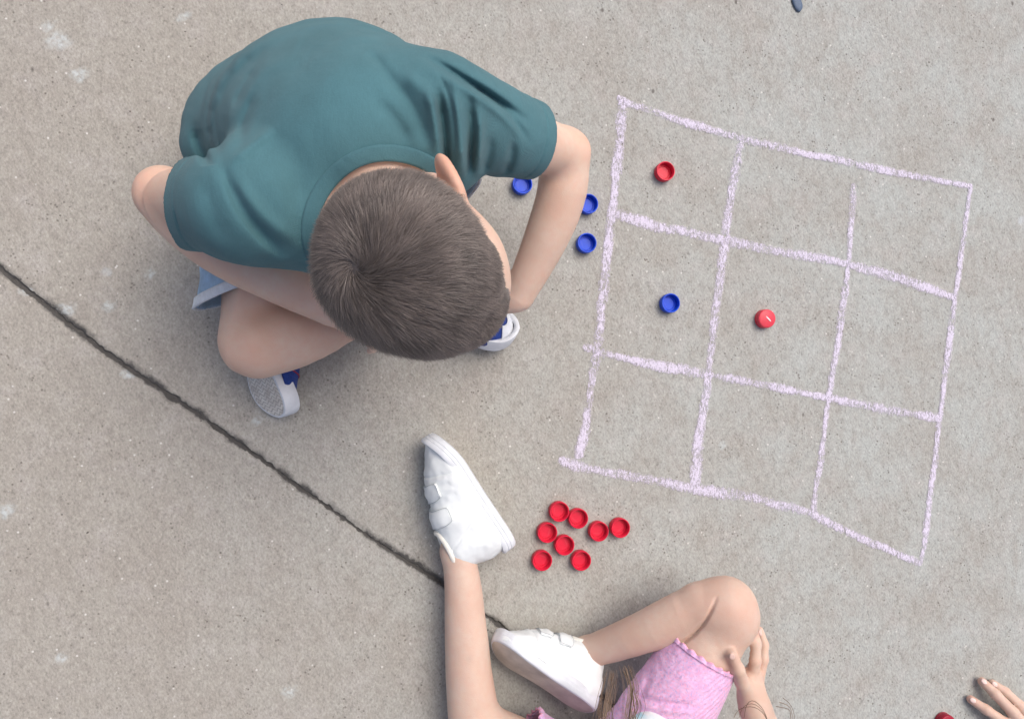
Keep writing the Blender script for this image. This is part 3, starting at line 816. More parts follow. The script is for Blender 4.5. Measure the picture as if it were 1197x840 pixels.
            edge = q.reshape(44, 9, 3)
            rim = np.concatenate([edge[20:, 0], edge[-1], edge[20:, -1][::-1]])
            V, F = tube(smooth_path(rim, 60), .0004, 5); e_ = mesh_obj('stitching', W(V), F, M['seam']); e_.parent = st
    # padded collar round the ankle opening
    th2 = np.linspace(0, 2 * np.pi, 64, endpoint=False)
    ax = nrm(cutc[1] - cutc[0]); ce = cutc[0]
    ring = np.stack([ce[0] + .0008 + .0305 * np.cos(th2), .0203 * np.sin(th2), np.zeros(64)], 1)
    O = ring + (0, 0, .12); O = ring.copy(); O[:, 2] = .02
    q = ray_root(S, O, np.tile(V3(0, 0, 1), (64, 1)), .12)
    q[:, 2] = np.maximum(q[:, 2], .05)
    for _ in range(3): q = (np.roll(q, 1, 0) + 2 * q + np.roll(q, -1, 0)) / 4
    V, F = tube(q - (0, 0, .001), .0042, 10, True); put(mesh_obj('collar', W(V), F, M['lining' if girl else 'navy']))
    return sh
def shoe_matrix(heel, toe, upvec, sole_shift=0.0, length=.192):
    """place by heel and toe points of the sole's mid line and the direction the instep faces"""
    heel = np.asarray(heel); toe = np.asarray(toe); x = nrm(toe - heel); z = nrm(upvec - x * (np.asarray(upvec) @ x)); y = np.cross(z, x)
    c = (heel + toe) / 2 + z * sole_shift; s = np.linalg.norm(toe - heel) / length
    m = Matrix(((x[0] * s, y[0] * s, z[0] * s, c[0]), (x[1] * s, y[1] * s, z[1] * s, c[1]), (x[2] * s, y[2] * s, z[2] * s, c[2]), (0, 0, 0, 1)))
    return m

# ================================================================== THE BOY
def folds_post(folds):
    fl = []
    for a, b, amp, w in folds:
        fl.append((np.asarray(a), np.asarray(b), amp, w))
    def f(p, d):
        for a, b, amp, w in fl:
            ba = b - a; pa = p - a; t = np.clip(pa @ ba / (ba @ ba), 0, 1)
            r2 = ((pa - t[:, None] * ba)[:, :2] ** 2).sum(1) + .15 * (pa - t[:, None] * ba)[:, 2] ** 2
            d = d + amp * np.exp(-r2 / (w * w)) * np.minimum(1, 2.2 * np.minimum(t + .12, 1.12 - t))
        return d
    return f
def pxfolds(L):
    """(list of (u,v), z, depth, width): a chain of valleys (depth>0) or ridges (depth<0) at height z"""
    out = []
    for pts, z, amp, w in L:
        q = [P(u, v, z) for u, v in pts]
        for i in range(len(q) - 1): out.append((q[i], q[i + 1], amp, w))
    return out
def pathfolds_post(L):
    paths = []
    for pts, z, amp, w in L:
        q = smooth_path([P(u, v, z) for u, v in pts], 9); paths.append((q, amp, w))
    PB = [(q, amp, w, q.min(0) - 3 * w - .03, q.max(0) + 3 * w + .03) for q, amp, w in paths]
    def f(p, d):
        if not len(p): return d
        bl, bh = p.min(0), p.max(0)
        for q, amp, w, lo, hi in PB:
            if bl[0] > hi[0] or bh[0] < lo[0] or bl[1] > hi[1] or bh[1] < lo[1] or bh[2] < .07: continue
            m0 = (p[:, 0] > lo[0]) & (p[:, 0] < hi[0]) & (p[:, 1] > lo[1]) & (p[:, 1] < hi[1]) & (p[:, 2] > .07)
            m = m0.nonzero()[0]
            if len(m):
                c = q[len(q) // 2]; rr = np.linalg.norm(q[:, :2] - c[:2], axis=1).max() + 4 * w
                m = m[((p[m, :2] * ((H - q[0, 2]) / (H - p[m, 2]))[:, None] - c[:2]) ** 2).sum(1) < rr * rr]
            if not len(m): continue
            pp = p[m]; best = np.full(len(m), 9.); tt = np.zeros(len(m))
            # compare along the sight line from above: scale to the path's height
            sc = (H - q[0, 2]) / (H - pp[:, 2]); xy = pp[:, :2] * sc[:, None]
            for i in range(len(q) - 1):
                a = q[i, :2]; ba = q[i + 1, :2] - a; pa = xy - a
                t = np.clip(pa @ ba / (ba @ ba), 0, 1); r2 = ((pa - t[:, None] * ba) ** 2).sum(1)
                k = r2 < best; best[k] = r2[k]; tt[k] = (i + t[k]) / (len(q) - 1)
            d[m] = d[m] + amp * np.exp(-best / (w * w)) * np.clip(3.5 * np.minimum(tt + .05, 1.05 - tt), 0, 1)
        return d
    return f

def build_boy():
    root = empty('person', tuple(P(370, 150, 0)))
    tag(root, 'boy in a teal t-shirt and denim shorts sitting cross-legged, head bowed', 'person')
    sd = nrm((.9, .44, 0)); fd = nrm((.44, -.9, 0)); A = np.stack([sd, fd, V3(0, 0, 1)], 1)
    mL = shoe_matrix(P(280, 347, .046), P(317, 489, .034), nrm((.86, -.2, -.74)), length=.19)
    mR = shoe_matrix(P(468, 367, .022), P(597, 395, .012), nrm((-.12, .50, .82)), length=.19)
    hR, kR, aR = P(330, 200, .105), P(304, 396, .110), mpt(mR, -.052, 0, .078)
    hL, kL, aL = P(440, 140, .10), P(522, 285, .13), mpt(mL, -.052, 0, .078)
    # ---------------- t-shirt
    T = SDF()
    T.ell(P(340, 147, .125), (.134, .100, .115), A, .03)
    T.ell(P(377, 137, .24), (.131, .101, .115), A, .05)
    T.ell(P(414, 160, .325), (.128, .088, .090), A, .05)
    hemR, hemL = P(224, 240, .285), P(622, 165, .265)
    T.cone(P(292, 238, .350), hemR + (hemR - P(292, 238, .35)) * .35, .056, .0455, .03)
    T.cone(P(292, 238, .350), P(372, 262, .33), .056, .052, .03)
    T.cone(P(520, 136, .352), hemL + (hemL - P(520, 136, .352)) * .4, .060, .0385, .035)
    T.cone(P(500, 150, .345), P(520, 190, .315), .055, .040, .02)
    T.chain([P(312, 118, .15), P(255, 132, .145), P(240, 168, .15)], [.050, .036, .027], .025)
    T.post.append(lambda p, d: d - .0016 * vnoise(p, 16, 61) - .0009 * vnoise(p * (1, .45, 1), 60, 62))
    T.post.append(pathfolds_post([
        ([(330, 48), (285, 75), (256, 112), (247, 150), (252, 185), (262, 200)], .25, .0056, .0085),
        ([(338, 62), (298, 85), (272, 118), (262, 150)], .27, -.002, .010),
        ([(300, 78), (284, 100), (272, 128)], .27, .004, .005),
        ([(228, 150), (232, 170), (246, 196)], .2, .007, .006),
        ([(320, 150), (292, 172), (268, 192)], .32, -.004, .006),
        ([(262, 198), (272, 222), (290, 258), (330, 296)], .34, .007, .006),
        ([(276, 212), (300, 245), (345, 285)], .35, -.004, .007),
        ([(236, 205), (246, 240), (262, 285)], .33, .003, .010),
        ([(512, 108), (518, 140), (520, 170), (526, 205)], .37, .016, .0050),
        ([(500, 100), (506, 128), (512, 158), (513, 182)], .38, -.007, .006),
        ([(530, 98), (536, 130), (538, 165), (540, 204)], .36, -.008, .005),
        ([(548, 112), (551, 145), (551, 172), (549, 204)], .36, .010, .005),
        ([(560, 128), (562, 160), (557, 200)], .35, -.006, .0045),
        ([(575, 160), (572, 182), (565, 204)], .34, .004, .005),
        ([(600, 165), (598, 190), (588, 204)], .33, .005, .005),
        ([(455, 92), (478, 118), (494, 150), (500, 172)], .39, .006, .008),
        ([(470, 82), (497, 108), (508, 128)], .38, -.003, .007),
        ([(440, 118), (462, 140), (480, 168)], .4, .004, .008),
        ([(500, 68), (540, 92), (580, 116), (616, 142)], .35, .008, .005),
        ([(508, 84), (548, 106), (590, 134), (612, 160)], .36, -.004, .006),
        ([(538, 92), (572, 112), (600, 138), (618, 165)], .355, .006, .004),
        ([(262, 198), (266, 222), (278, 248), (300, 274), (322, 296)], .35, .0018, .0022),
        ([(505, 72), (524, 105), (533, 150), (531, 200)], .37, .0016, .0022),
        ([(430, 60), (452, 84), (462, 104)], .38, .003, .006),
        ([(300, 108), (286, 140), (280, 172)], .29, .003, .006),
        ([(400, 60), (380, 110), (360, 170)], .36, -.002, .02),
        ([(300, 190), (330, 230), (352, 300)], .38, -.003, .014),
        ([(350, 200), (345, 240), (360, 290)], .39, .003, .010),
        ]))
    def hemfold(c0, c1):
        a = nrm(c1 - c0)
        def f(p, d):
            q = p - c1; s = q @ a
            near = np.sqrt(((q - s[:, None] * a) ** 2).sum(1)) < .075
            return d + near * (.0012 * np.exp(-((s + .018) / .0012) ** 2) - .0008 * ((s > -.018) & (s < .03)))
        return f
    aR_, aL_ = nrm(hemR - P(292, 238, .35) + V3(0, 0, .05)), nrm(hemL - P(520, 136, .352) + V3(.0, 0, .03))
    T.post.append(hemfold(hemR - aR_, hemR)); T.post.append(hemfold(hemL - aL_, hemL))
    nc = P(460, 277, .40); na = nrm(V3(0, 0, H) - nc)
    def cuts(p):
        qh = p - hemR; sh_ = qh @ aR_; g1 = np.where((np.sqrt(((qh - sh_[:, None] * aR_) ** 2).sum(1)) < .074) & (sh_ < .2), sh_, -.02)
        g2 = np.where(np.linalg.norm(p - hemL, axis=1) < .12, (p - hemL) @ aL_, -.02)
        q = p - nc; s = q @ na; g3 = np.where(s > -.12, .0865 - np.sqrt(((q - s[:, None] * na) ** 2).sum(1)), -.02)
        g4 = .022 + .004 * vnoise(p, 30, 3) - p[:, 2]
        return np.maximum(np.maximum(g1, g2), np.maximum(g3, g4))
    # ---------------- shorts
    Q = SDF()
    Q.ell(P(372, 150, .095), (.125, .10, .085), A, .02)
    hem1 = P(293, 338, .10); hem2 = P(512, 242, .118)
    Q.chain([hR, hem1 + (hem1 - hR) * .35], [.084, .058], .02)
    Q.chain([hL, hem2 + (hem2 - hL) * .4], [.072, .066], .02)
    d1, d2 = nrm(V3(.36, -.93, 0)), nrm(hem2 - hL)
    Q.post.append(lambda p, d: d - .0035 * vnoise(p, 22, 71) - .0015 * vnoise(p, 60, 72))
    def cq(p):
        g1 = np.where(np.linalg.norm(p - hem1, axis=1) < .13, (p - hem1) @ d1, -.02)
        g2 = np.where(np.linalg.norm(p - hem2, axis=1) < .13, (p - hem2) @ d2, -.02)
        return np.maximum(np.maximum(g1, g2), .004 - p[:, 2])
    S = SDF(); G = SDF(); K = SDF()
    K.ell(P(372, 150, .10), (.115, .09, .095), A, .02); G.ell(P(372, 150, .12), (.10, .08, .08), A, .02)
    G.ell(P(385, 135, .22), (.098, .075, .10), A, .04)
    G.ell(P(418, 165, .33), (.105, .07, .075), A, .04)
    shR, shL = P(298, 236, .355), P(528, 138, .36)
    G.cone(shR, P(430, 190, .36), .040, .05, .03); G.cone(shL, P(430, 190, .36), .040, .05, .03)
    # arms
    elR, elL = P(191, 227, .21), P(660, 180, .22)
    G.chain([shR, (shR + elR) / 2, elR], [.040, .035, .0325], .02)
    S.chain([elR, P(222, 258, .210), P(262, 290, .206), P(320, 322, .20), P(385, 357, .185)], [.0335, .0365, .0355, .032, .025], .006)
    G.chain([shL, (shL + elL) / 2 + V3(0, .002, 0), elL], [.040, .036, .0315], .02)
    wl = P(607, 345, .155)
    S.chain([elL, P(658, 228, .21), P(636, 285, .185), wl], [.0315, .0325, .029, .0215], .006)
    add_hand(S, P(388, 352, .185), nrm(P(450, 385, .15) - P(385, 350, .185)), V3(0, .3, 1), V3(.3, 1, 0), .98)
    add_hand(S, wl, nrm(P(520, 345, .12) - wl), V3(0, 0, 1), V3(-.5, 1, 0), .9)
    # legs
    K.chain([hR, (hR + kR) / 2 + V3(0, 0, .0), kR], [.066, .060, .050], .02)
    S.cone(kR + V3(.0, -.006, .010), kR + V3(.03, .004, .004), .046, .044, .02)
    S.chain([kR, P(352, 391, .104), P(410, 362, .085), aR], [.046, .044, .036, .025], .012)
    S.chain([aR, mpt(mR, -.045, 0, .045), mpt(mR, .02, 0, .03), mpt(mR, .06, 0, .022)], [.024, .022, .02, .015], .01)
    K.chain([hL, (hL + kL) / 2, kL], [.064, .058, .046], .02)
    S.chain([kL, (kL + aL) / 2, aL], [.042, .038, .026], .01)
    S.chain([aL, mpt(mL, -.045, 0, .045), mpt(mL, .02, 0, .03), mpt(mL, .06, 0, .022)], [.026, .022, .02, .015], .01)
    S.group(G, T); S.group(K, Q)
    # neck, head
    hc = P(490, 307, .455); HA = rot_axes((.955, -.30), math.radians(36), math.radians(33)); hs = .975
    S.chain([P(458, 255, .335), P(460, 252, .385), hc + HA @ V3(-.030, 0, -.035)], [.044, .043, .046], .025)
    add_head(S, hc, HA, hs)
    earL = hc + HA @ (V3(-.022, .088, -.010) * hs)
    S.post.append(smoothnoise_post(.0007, 30, 21))
    body, V, F = body_obj(S, M['skin_boy'], root, [(earL, .030, 1.0), (hc + HA @ V3(-.012, -.085, -.012), .03, 1.), (elL + V3(.025, .01, .01), .03, .35), (elR + V3(-.02, 0, .02), .035, .4), (kR + V3(0, -.02, .045), .04, .18), (hc + HA @ V3(.1, 0, -.045), .02, .5), (hc + HA @ V3(.09, 0, -.075), .02, .6)], h=.0022)
    eyes(hc, HA, hs, root)
    # ---------------- hair
    L = (V - hc) @ HA / hs
    az = np.degrees(np.arctan2(np.abs(L[:, 1]), L[:, 0]))
    def line(az, side=0): return np.interp(az, [0, 25, 45, 62, 76, 88, 100, 112, 130, 155, 180], [.052, .056, .056, .046, .030, .026, .026, .004, -.038, -.056, -.060])
    def sgn(L):
        az = np.degrees(np.arctan2(np.abs(L[:, 1]), L[:, 0])); return L[:, 2] - line(az) - np.where(L[:, 1] > 0, np.interp(az, [30, 55, 88, 105], [0, .014, .014, 0]), 0) + .003 * vnoise(L, 90, 5)
    rr = np.sqrt((L ** 2).sum(1)); sh = sgn(L)
    earm = np.zeros(len(V), bool)
    for k in (-1, 1): earm |= (np.linalg.norm((L - V3(-.026, k * .089, -.010)) / (.028, .012, .037), axis=1) < 1)
    sel = (sh > 0) & (rr < .125) & ~earm & (L[:, 2] > -.07)
    fm = sel[F].all(1); HF = F[fm]
    # base shell
    nV = S.grad(V[sel]) ; nV /= np.linalg.norm(nV, axis=1)[:, None]
    NV = np.zeros_like(V); NV[sel] = nV
    HV, HF2, ex = compact(V, HF, (sh, NV)); shv, nv = ex
    base = HV + nv * (np.clip(shv / .02, 0, 1) * .0035 - .0002)[:, None]
    # sample strand roots
    tri = HF2; p0, p1, p2, p3 = (base[tri[:, i]] for i in range(4))
    N = 78000; fi = rng.integers(0, len(tri), N); a, b = rng.random((2, N, 1))
    roots = (p0[fi] * (1 - a) + p1[fi] * a) * (1 - b) + (p3[fi] * (1 - a) + p2[fi] * a) * b
    nn = nv[tri[fi, 0]]; ss = shv[tri[fi, 0]]
    RL = (roots - hc) @ HA
    # whorl seen at (415,312): find matching surface point
    cam = V3(0, 0, H); dd = P(418, 312, 0) - cam; dd = nrm(dd); w_, _ = None, None
    tt = np.linspace(.5, .9, 400); w_ = cam + dd * tt[np.argmax(S.ev(cam + tt[:, None] * dd) < 0)]
    rad = roots - w_; dist = np.linalg.norm(rad, axis=1)
    radn = rad / (dist[:, None] + 1e-6)
    swirl = np.cross(nn, radn)
    sa = 1.15 * np.exp(-dist / .035) + .15
    dirs = radn * np.cos(sa)[:, None] + swirl * np.sin(sa)[:, None]
    comb = HA @ V3(.9, -.25, .1)
    k = np.clip((dist - .03) / .08, 0, 1)[:, None] * .55
    dirs = dirs * (1 - k) + comb * k * np.clip(ss / .03, .2, 1)[:, None]
    # clumps: neighbouring strands lean together
    dirs += .30 * np.stack([vnoise(roots, 70, 31), vnoise(roots, 70, 32), vnoise(roots, 70, 33)], 1) + .22 * np.stack([vnoise(roots, 220, 41), vnoise(roots, 220, 42), vnoise(roots, 220, 43)], 1)
    ln = np.interp(ss, [0, .012, .035, .07], [.0025, .006, .013, .019]) * rng.uniform(.7, 1.2, N)
    lift = np.interp(ss, [0, .03, .07], [.30, .36, .40]) + .2 * np.exp(-dist / .02)
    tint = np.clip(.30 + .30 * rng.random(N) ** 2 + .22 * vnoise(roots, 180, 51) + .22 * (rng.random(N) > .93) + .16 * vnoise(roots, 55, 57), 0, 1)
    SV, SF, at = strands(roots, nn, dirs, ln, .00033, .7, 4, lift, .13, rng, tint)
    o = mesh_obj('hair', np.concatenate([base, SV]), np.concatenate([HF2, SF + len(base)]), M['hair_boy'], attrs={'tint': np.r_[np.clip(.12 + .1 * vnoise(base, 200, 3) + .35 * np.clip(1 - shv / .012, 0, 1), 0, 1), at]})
    attach(o, root)
    TV, TF = T.mesh(.0021); TV, TF = trim(TV, TF, cuts)
    ts = solidify(mesh_obj('t_shirt', TV, TF, M['teal']), .0022, -1); attach(ts, root)
    # ribbed collar
    nu, nv_ = 220, 7
    th = np.linspace(0, 2 * np.pi, nu, endpoint=False); a_, x_, y_ = frame_of(na)
    rr_ = np.linspace(.0895, .0735, nv_)
    O = nc + rr_[None, :, None] * (np.cos(th)[:, None, None] * x_ + np.sin(th)[:, None, None] * y_) - na * .12
    D = np.broadcast_to(na, O.shape).copy()
    q = ray_root(T, O.reshape(-1, 3), D.reshape(-1, 3), .24).reshape(nu, nv_, 3)
    hgt_ = (q - nc) @ na
    hs_ = hgt_[:, 0].copy()
    for _ in range(12): hs_ = (np.roll(hs_, 1) + 2 * hs_ + np.roll(hs_, -1)) / 4
    flat = (q - hgt_[..., None] * na)
    for j in range(nv_):
        hh = .5 * hgt_[:, j] + .5 * hs_
        q[:, j] = flat[:, j] + na * (hh + .0016 + .0006 * math.sin(j / (nv_ - 1) * math.pi) + .0004 * np.sin(th * 110))[:, None]
    qf = q.reshape(-1, 3); cf = grid_faces(nu, nv_, True); okc = np.abs(T.ev(qf)) < .009; cf = cf[okc[cf].all(1)]; qf, cf, _ = compact(qf, cf)
    cl = mesh_obj('collar', qf, cf, M['teal_rib']); solidify(cl, .0022, -1); cl.parent = ts; cl.matrix_parent_inverse = (Matrix.Translation(root.location) @ ts.matrix_parent_inverse).inverted() if False else Matrix.Identity(4)
    QV, QF = Q.mesh(.0026); QV, QF = trim(QV, QF, cq)
    so = solidify(mesh_obj('shorts', QV, QF, M['denim']), .0022, -1); attach(so, root)
    for c, d in ((hem1, d1), (hem2, d2)):
        b_, _q = ring_band(Q, c - d * .004, d, -.006, .006, 'hem', M['denim_hem'], root, .0012, .003)
        b_.parent = so; b_.matrix_parent_inverse = Matrix.Identity(4)
    # ---------------- shoes (left one shows its sole under the right knee)
    shoe(mL, 'boy', root)
    shoe(mR, 'boy', root)
build_boy()

# ================================================================== THE GIRL
def hair_locks(hc, HA, hs, ends, n, root, mat, S, seed, extra=()):
    """long strands from the scalp falling to scattered ends"""
    rg = np.random.default_rng(seed); Vs, Fs, at, o = [], [], [], 0
    for i in range(n):
        az = rg.uniform(-math.pi, math.pi); el = rg.uniform(-.15, 1.4)
        if abs(az) < .9 and el < .75: el = .75 + rg.random() * .5
        d = V3(math.cos(az) * math.cos(el), math.sin(az) * math.cos(el), math.sin(el))
        rt = hc + HA @ (d * V3(.094, .077, .084) * hs + V3(0, 0, .01))
        sd = 1 if (HA.T @ (rt - hc))[1] > 0 else -1
        e = ends(sd, az, rg)
        out = nrm(HA @ V3(-.1 + .5 * d[0], d[1] * 1.3 + .25 * sd, .1 + .4 * d[2]))
        p1 = rt + out * rg.uniform(.02, .03); p2 = p1 * .55 + e * .45 + out * .03
        t = np.linspace(0, 1, 14)[:, None]
        c = (1 - t) ** 3 * rt + 3 * (1 - t) ** 2 * t * p1 + 3 * (1 - t) * t * t * p2 + t ** 3 * e
        c += (.004 * np.sin(t * 9 + rg.uniform(0, 6)) * t) * rg.normal(0, 1, 3)
        V, F = tube(c, np.linspace(.0006, .0003, 14) * rg.uniform(.8, 1.5), 3)
        Vs.append(V); Fs.append(F + o); o += len(V); at += [rg.random()] * len(V)
    for c, r in extra:
        V, F = tube(smooth_path(c, 40), r, 4); Vs.append(V); Fs.append(F + o); o += len(V); at += [rg.uniform(.2, .6)] * len(V)
    # scalp cover
    L = SDF(); L.ell(hc + HA @ V3(-.006, 0, .018) * 1, V3(.098, .081, .086) * hs, HA); L.ell(hc + HA @ V3(-.045, 0, -.01), V3(.06, .075, .08) * hs, HA)
    V, F = L.mesh(.004, 1); lc = (V - hc) @ HA; k = ~((lc[:, 0] > .035) & (lc[:, 2] < .05))
    F = F[k[F].all(1)]; V, F, _ = compact(V, F)
    V2, F2 = V, F
    Vs.append(V2); Fs.append(F2 + o); at += [.2] * len(V2)
    ob = mesh_obj('hair', np.concatenate(Vs), np.concatenate([f for f in Fs]), mat, attrs={'tint': at}); attach(ob, root); return ob

def build_girl():
    root = empty('person', tuple(P(700, 960, 0)))
    tag(root, 'girl in pink shorts and white sneakers sitting on the concrete with one knee bent outwards', 'person')
    mL = shoe_matrix(P(603, 633, .042), P(516, 500, .036), nrm((-.78, -.60, .06)), .0, .192)
    mR = shoe_matrix(P(692, 834, .074), P(573, 757, .064), nrm((.545, .84, -.62)), .0, .192)
    S = SDF(); G = SDF(); K = SDF()
    hR, kR, aR = P(742, 905, .105), P(847, 711, .140), mpt(mR, -.052, 0, .078)
    hL, kL, aL = P(690, 935, .10), P(557, 856, .060), mpt(mL, -.058, 0, .074)
    K.chain([hR, P(792, 815, .115), P(828, 752, .125), kR], [.064, .060, .050, .041], .02)
    S.cone(kR, P(818, 709, .130), .0405, .0352, .010)
    S.cone(kR + V3(.0, .0, .002), kR + V3(.006, -.014, .0), .0415, .042, .02)
    S.chain([P(820, 711, .130), P(796, 718, .122), P(748, 741, .095), aR], [.035, .0325, .029, .0225], .004)
    S.cone(aR + V3(.002, -.018, .016), aR + V3(.002, -.016, .016), .008, .008, .016)
    S.chain([aR, mpt(mR, -.045, 0, .045), mpt(mR, .02, 0, .03), mpt(mR, .05, 0, .024)], [.0225, .022, .02, .015], .01)
    K.chain([hL, P(625, 896, .075), kL], [.066, .056, .044], .02)
    S.chain([kL, P(549, 800, .056), P(544, 730, .050), P(541, 680, .048), aL], [.039, .0345, .0305, .0265, .0235], .015)
    S.chain([aL, mpt(mL, -.045, 0, .045), mpt(mL, .02, 0, .03), mpt(mL, .05, 0, .024)], [.0240, .022, .02, .015], .01)
    # trunk leaning forward over the lap, all of it below the picture
    pel = P(720, 950, .09); ch = V3(pel[0] + .02, pel[1] + .015, .32); nk = ch + V3(0, .02, .075)
    sd = nrm((1, -.05, 0)); A = np.stack([nrm((1, -.05, 0)), nrm((.05, 1, 0)), V3(0, 0, 1)], 1)
    K.ell(pel + V3(0, 0, .01), (.105, .085, .085), A, .03); G.ell(pel + V3(0, 0, .03), (.095, .08, .08), A, .03); G.ell((pel + ch) / 2, (.085, .07, .12), A, .04); G.ell(ch, (.098, .068, .085), A, .04)
    sR, sL = ch + V3(.105, .0, .045), ch + V3(-.105, .01, .045)
    G.cone(sR, nk, .034, .04, .03); G.cone(sL, nk, .034, .04, .03)
    wR = P(883, 828, .150)
    eR = P(925, 930, .16)
    G.chain([sR, (sR + eR) / 2, eR], [.036, .031, .028], .02); S.chain([eR, (eR + wR) / 2, wR], [.029, .0275, .0205], .01)
    # right hand laid on the outer side of the thigh, seen from its thumb side
    S.chain([wR, P(879, 808, .148), P(878, 792, .146)], [.0205, .0200, .016], .012)
    S.cone(P(879, 800, .118), P(884, 782, .110), .017, .014, .012)
    finger(S, [P(880, 794, .150), P(883, 772, .155), P(884, 752, .153), P(881, 735, .148)], .0085, .0060)
    finger(S, [P(886, 794, .138), P(892, 770, .138), P(893, 753, .134), P(888, 736, .130)], .0084, .0057)
    finger(S, [P(886, 792, .112), P(891, 775, .108), P(890, 760, .104), P(884, 748, .100)], .0082, .0056)
    finger(S, [P(882, 796, .100), P(886, 782, .093), P(885, 772, .088), P(880, 764, .086)], .0075, .0052)
    S.cone(P(875, 814, .152), P(869, 798, .166), .014, .0112, .012)
    finger(S, [P(869, 799, .166), P(863, 782, .178), P(856, 765, .182)], .0095, .0072)
    wL = P(600, 1040, .14); eL = V3(sL[0] - .06, sL[1] - .02, .22)
    G.chain([sL, (sL + eL) / 2, eL], [.036, .031, .028], .02); S.chain([eL, (eL + wL) / 2, wL], [.029, .0265, .0205], .01)
    add_hand(S, wL, V3(-.4, .9, -.2), V3(0, .1, 1), V3(1, 0, 0), .85)
    # pink shorts
    Q = SDF(); Q.ell(pel + V3(0, .0, .0), (.118, .10, .085), A, .02)
    h1 = P(823, 762, .125); h2 = P(606, 876, .075)
    Q.chain([hR, P(775, 838, .118), h1 + (h1 - hR) * .22], [.074, .064, .0495], .02); Q.chain([hL, h2 + (h2 - hL) * .3], [.070, .060], .02)
    Q.cone(pel + V3(.03, .07, .01), pel + V3(-.03, .07, .01), .06, .06, .03)
    Q.post.append(lambda p, d: d - .0014 * vnoise(p, 30, 71) - .0006 * vnoise(p, 120, 72))
    Q.post.append(pathfolds_post([([(735, 808), (770, 822), (812, 824)], .17, .004, .004), ([(735, 818), (770, 830), (812, 832)], .17, -.003, .004), ([(760, 790), (750, 812), (738, 838)], .17, .003, .005)]))
    d1, d2 = nrm(h1 - hR), nrm(h2 - hL)
    def cq(p):
        g1 = np.where(np.linalg.norm(p - h1, axis=1) < .11, (p - h1) @ d1, -.02); g2 = np.where(np.linalg.norm(p - h2, axis=1) < .12, (p - h2) @ d2, -.02)
        return np.maximum(np.maximum(g1, g2), .004 - p[:, 2])
    # top: pale print shirt, its hem just reaches into the picture
    T = SDF(); T.ell(pel + V3(0, .0, .04), (.128, .108, .09), A, .03)
    T.ell(P(772, 897, .155), (.078, .082, .040), A, .03)
    T.ell((pel + ch) / 2 + V3(0, 0, .03), (.10, .088, .13), A, .04); T.ell(ch, (.11, .082, .095), A, .04)
    T.cone(sR, sR + (eR - sR) * .85, .046, .042, .03); T.cone(sL, sL + (eL - sL) * .85, .046, .042, .03)
    T.post.append(lambda p, d: d - .002 * vnoise(p, 25, 81) - .001 * vnoise(p, 70, 82))
    cR, cL = sR + (eR - sR) * .4, sL + (eL - sL) * .4; fR, fL = nrm(eR - sR), nrm(eL - sL)
    def ct(p):
        g1 = np.where(np.linalg.norm(p - cR, axis=1) < .08, (p - cR) @ fR, -.02); g2 = np.where(np.linalg.norm(p - cL, axis=1) < .08, (p - cL) @ fL, -.02)
        g3 = .052 - np.linalg.norm(p - nk - V3(0, .01, .01), axis=1)
        return np.maximum(np.maximum(g1, g2), np.maximum(g3, .112 - p[:, 2]))
    S.group(K, Q); S.group(G, T)
    hc = nk + V3(.0, .065, .075); HA = rot_axes((.05, 1), math.radians(42)); hs = .97
    S.chain([nk - V3(0, 0, .01), nk + V3(0, .02, .03), hc + HA @ V3(-.03, 0, -.04)], [.045, .036, .04], .02)
    add_head(S, hc, HA, hs)
    S.post.append(smoothnoise_post(.0006, 30, 23)); S.post.append(pathfolds_post([([(786, 757), (806, 747), (822, 731), (832, 713), (838, 698)], .15, .0055, .0026)]))
    fl = [(kR + V3(0, 0, .04), .04, .2), (aR + V3(-.0, -.02, .02), .022, .5), (P(880, 736, .148), .012, .6), (P(857, 768, .176), .012, .5), (P(875, 790, .12), .012, .5), (hc + HA @ V3(.09, 0, -.075), .02, .6)]
    body_obj(S, M['skin_girl'], root, fl, [(P(530, 775, .085), .006, .55), (P(549, 771, .09), .006, .4), (P(533, 768, .085), .012, .12)], h=.0021)
    # fingernails
    for a, b, up in ((P(856, 767, .1902), nrm(P(856, 765, .182) - P(863, 782, .178)), V3(-.15, 0, 1)), (P(882, 738, .1546), nrm(P(881, 735, .148) - P(884, 752, .153)), V3(.2, 0, 1)), (P(889.5, 739, .1363), nrm(P(888, 736, .130) - P(893, 752, .131)), V3(.5, 0, 1))):
        N_ = SDF(); y = nrm(np.cross(up, b)); N_.ell(a - up * .0006, (.0052, .0042, .0012), np.stack([b, y, nrm(np.cross(b, y))], 1)); V, F = N_.mesh(.0008, 1)
        attach(mesh_obj('fingernail', V, F, m_plain('nail', (.68, .49, .43), .3)), root)
    eyes(hc, HA, hs, root)
    V, F = Q.mesh(.0022); V, F = trim(V, F, cq)
    so = solidify(mesh_obj('shorts', V, F, M['pink']), .0018, -1); attach(so, root)
    for c, d in ((h1, d1), (h2, d2)):
        b_, q_ = ring_band(Q, c - d * .002, d, -.001, .0045, 'frilled_hem', M['pink'], root, .0008, .0012, 240, 6, .12, .0021, 26)
        b_.parent = so; b_.matrix_parent_inverse = Matrix.Identity(4)
        e = q_.reshape(240, 6, 3)[:, -1]; V, F = tube(e, .0012, 6, True); p_ = mesh_obj('hem_edging', V, F, M['pink_hem']); p_.parent = so
    V, F = T.mesh(.0024); V, F = trim(V, F, ct)
    t = NT('pastel_print_cloth'); n1 = t.noise(26, 2, .5, t.mapping(loc=(3.1, 2, 0)))
    c = t.ramp(n1, [(.36, (.82, .45, .55)), (.44, (.80, .78, .82)), (.56, (.80, .80, .82)), (.64, (.42, .68, .78))]); t.bump(t.noise(700, 2), .3, .0008); t.set(c, .9)
    attach(solidify(mesh_obj('t_shirt', V, F, t.m), .002, -1), root)
    # shoes
    shoe(mL, 'girl', root, -1)
    shoe(mR, 'girl', root)
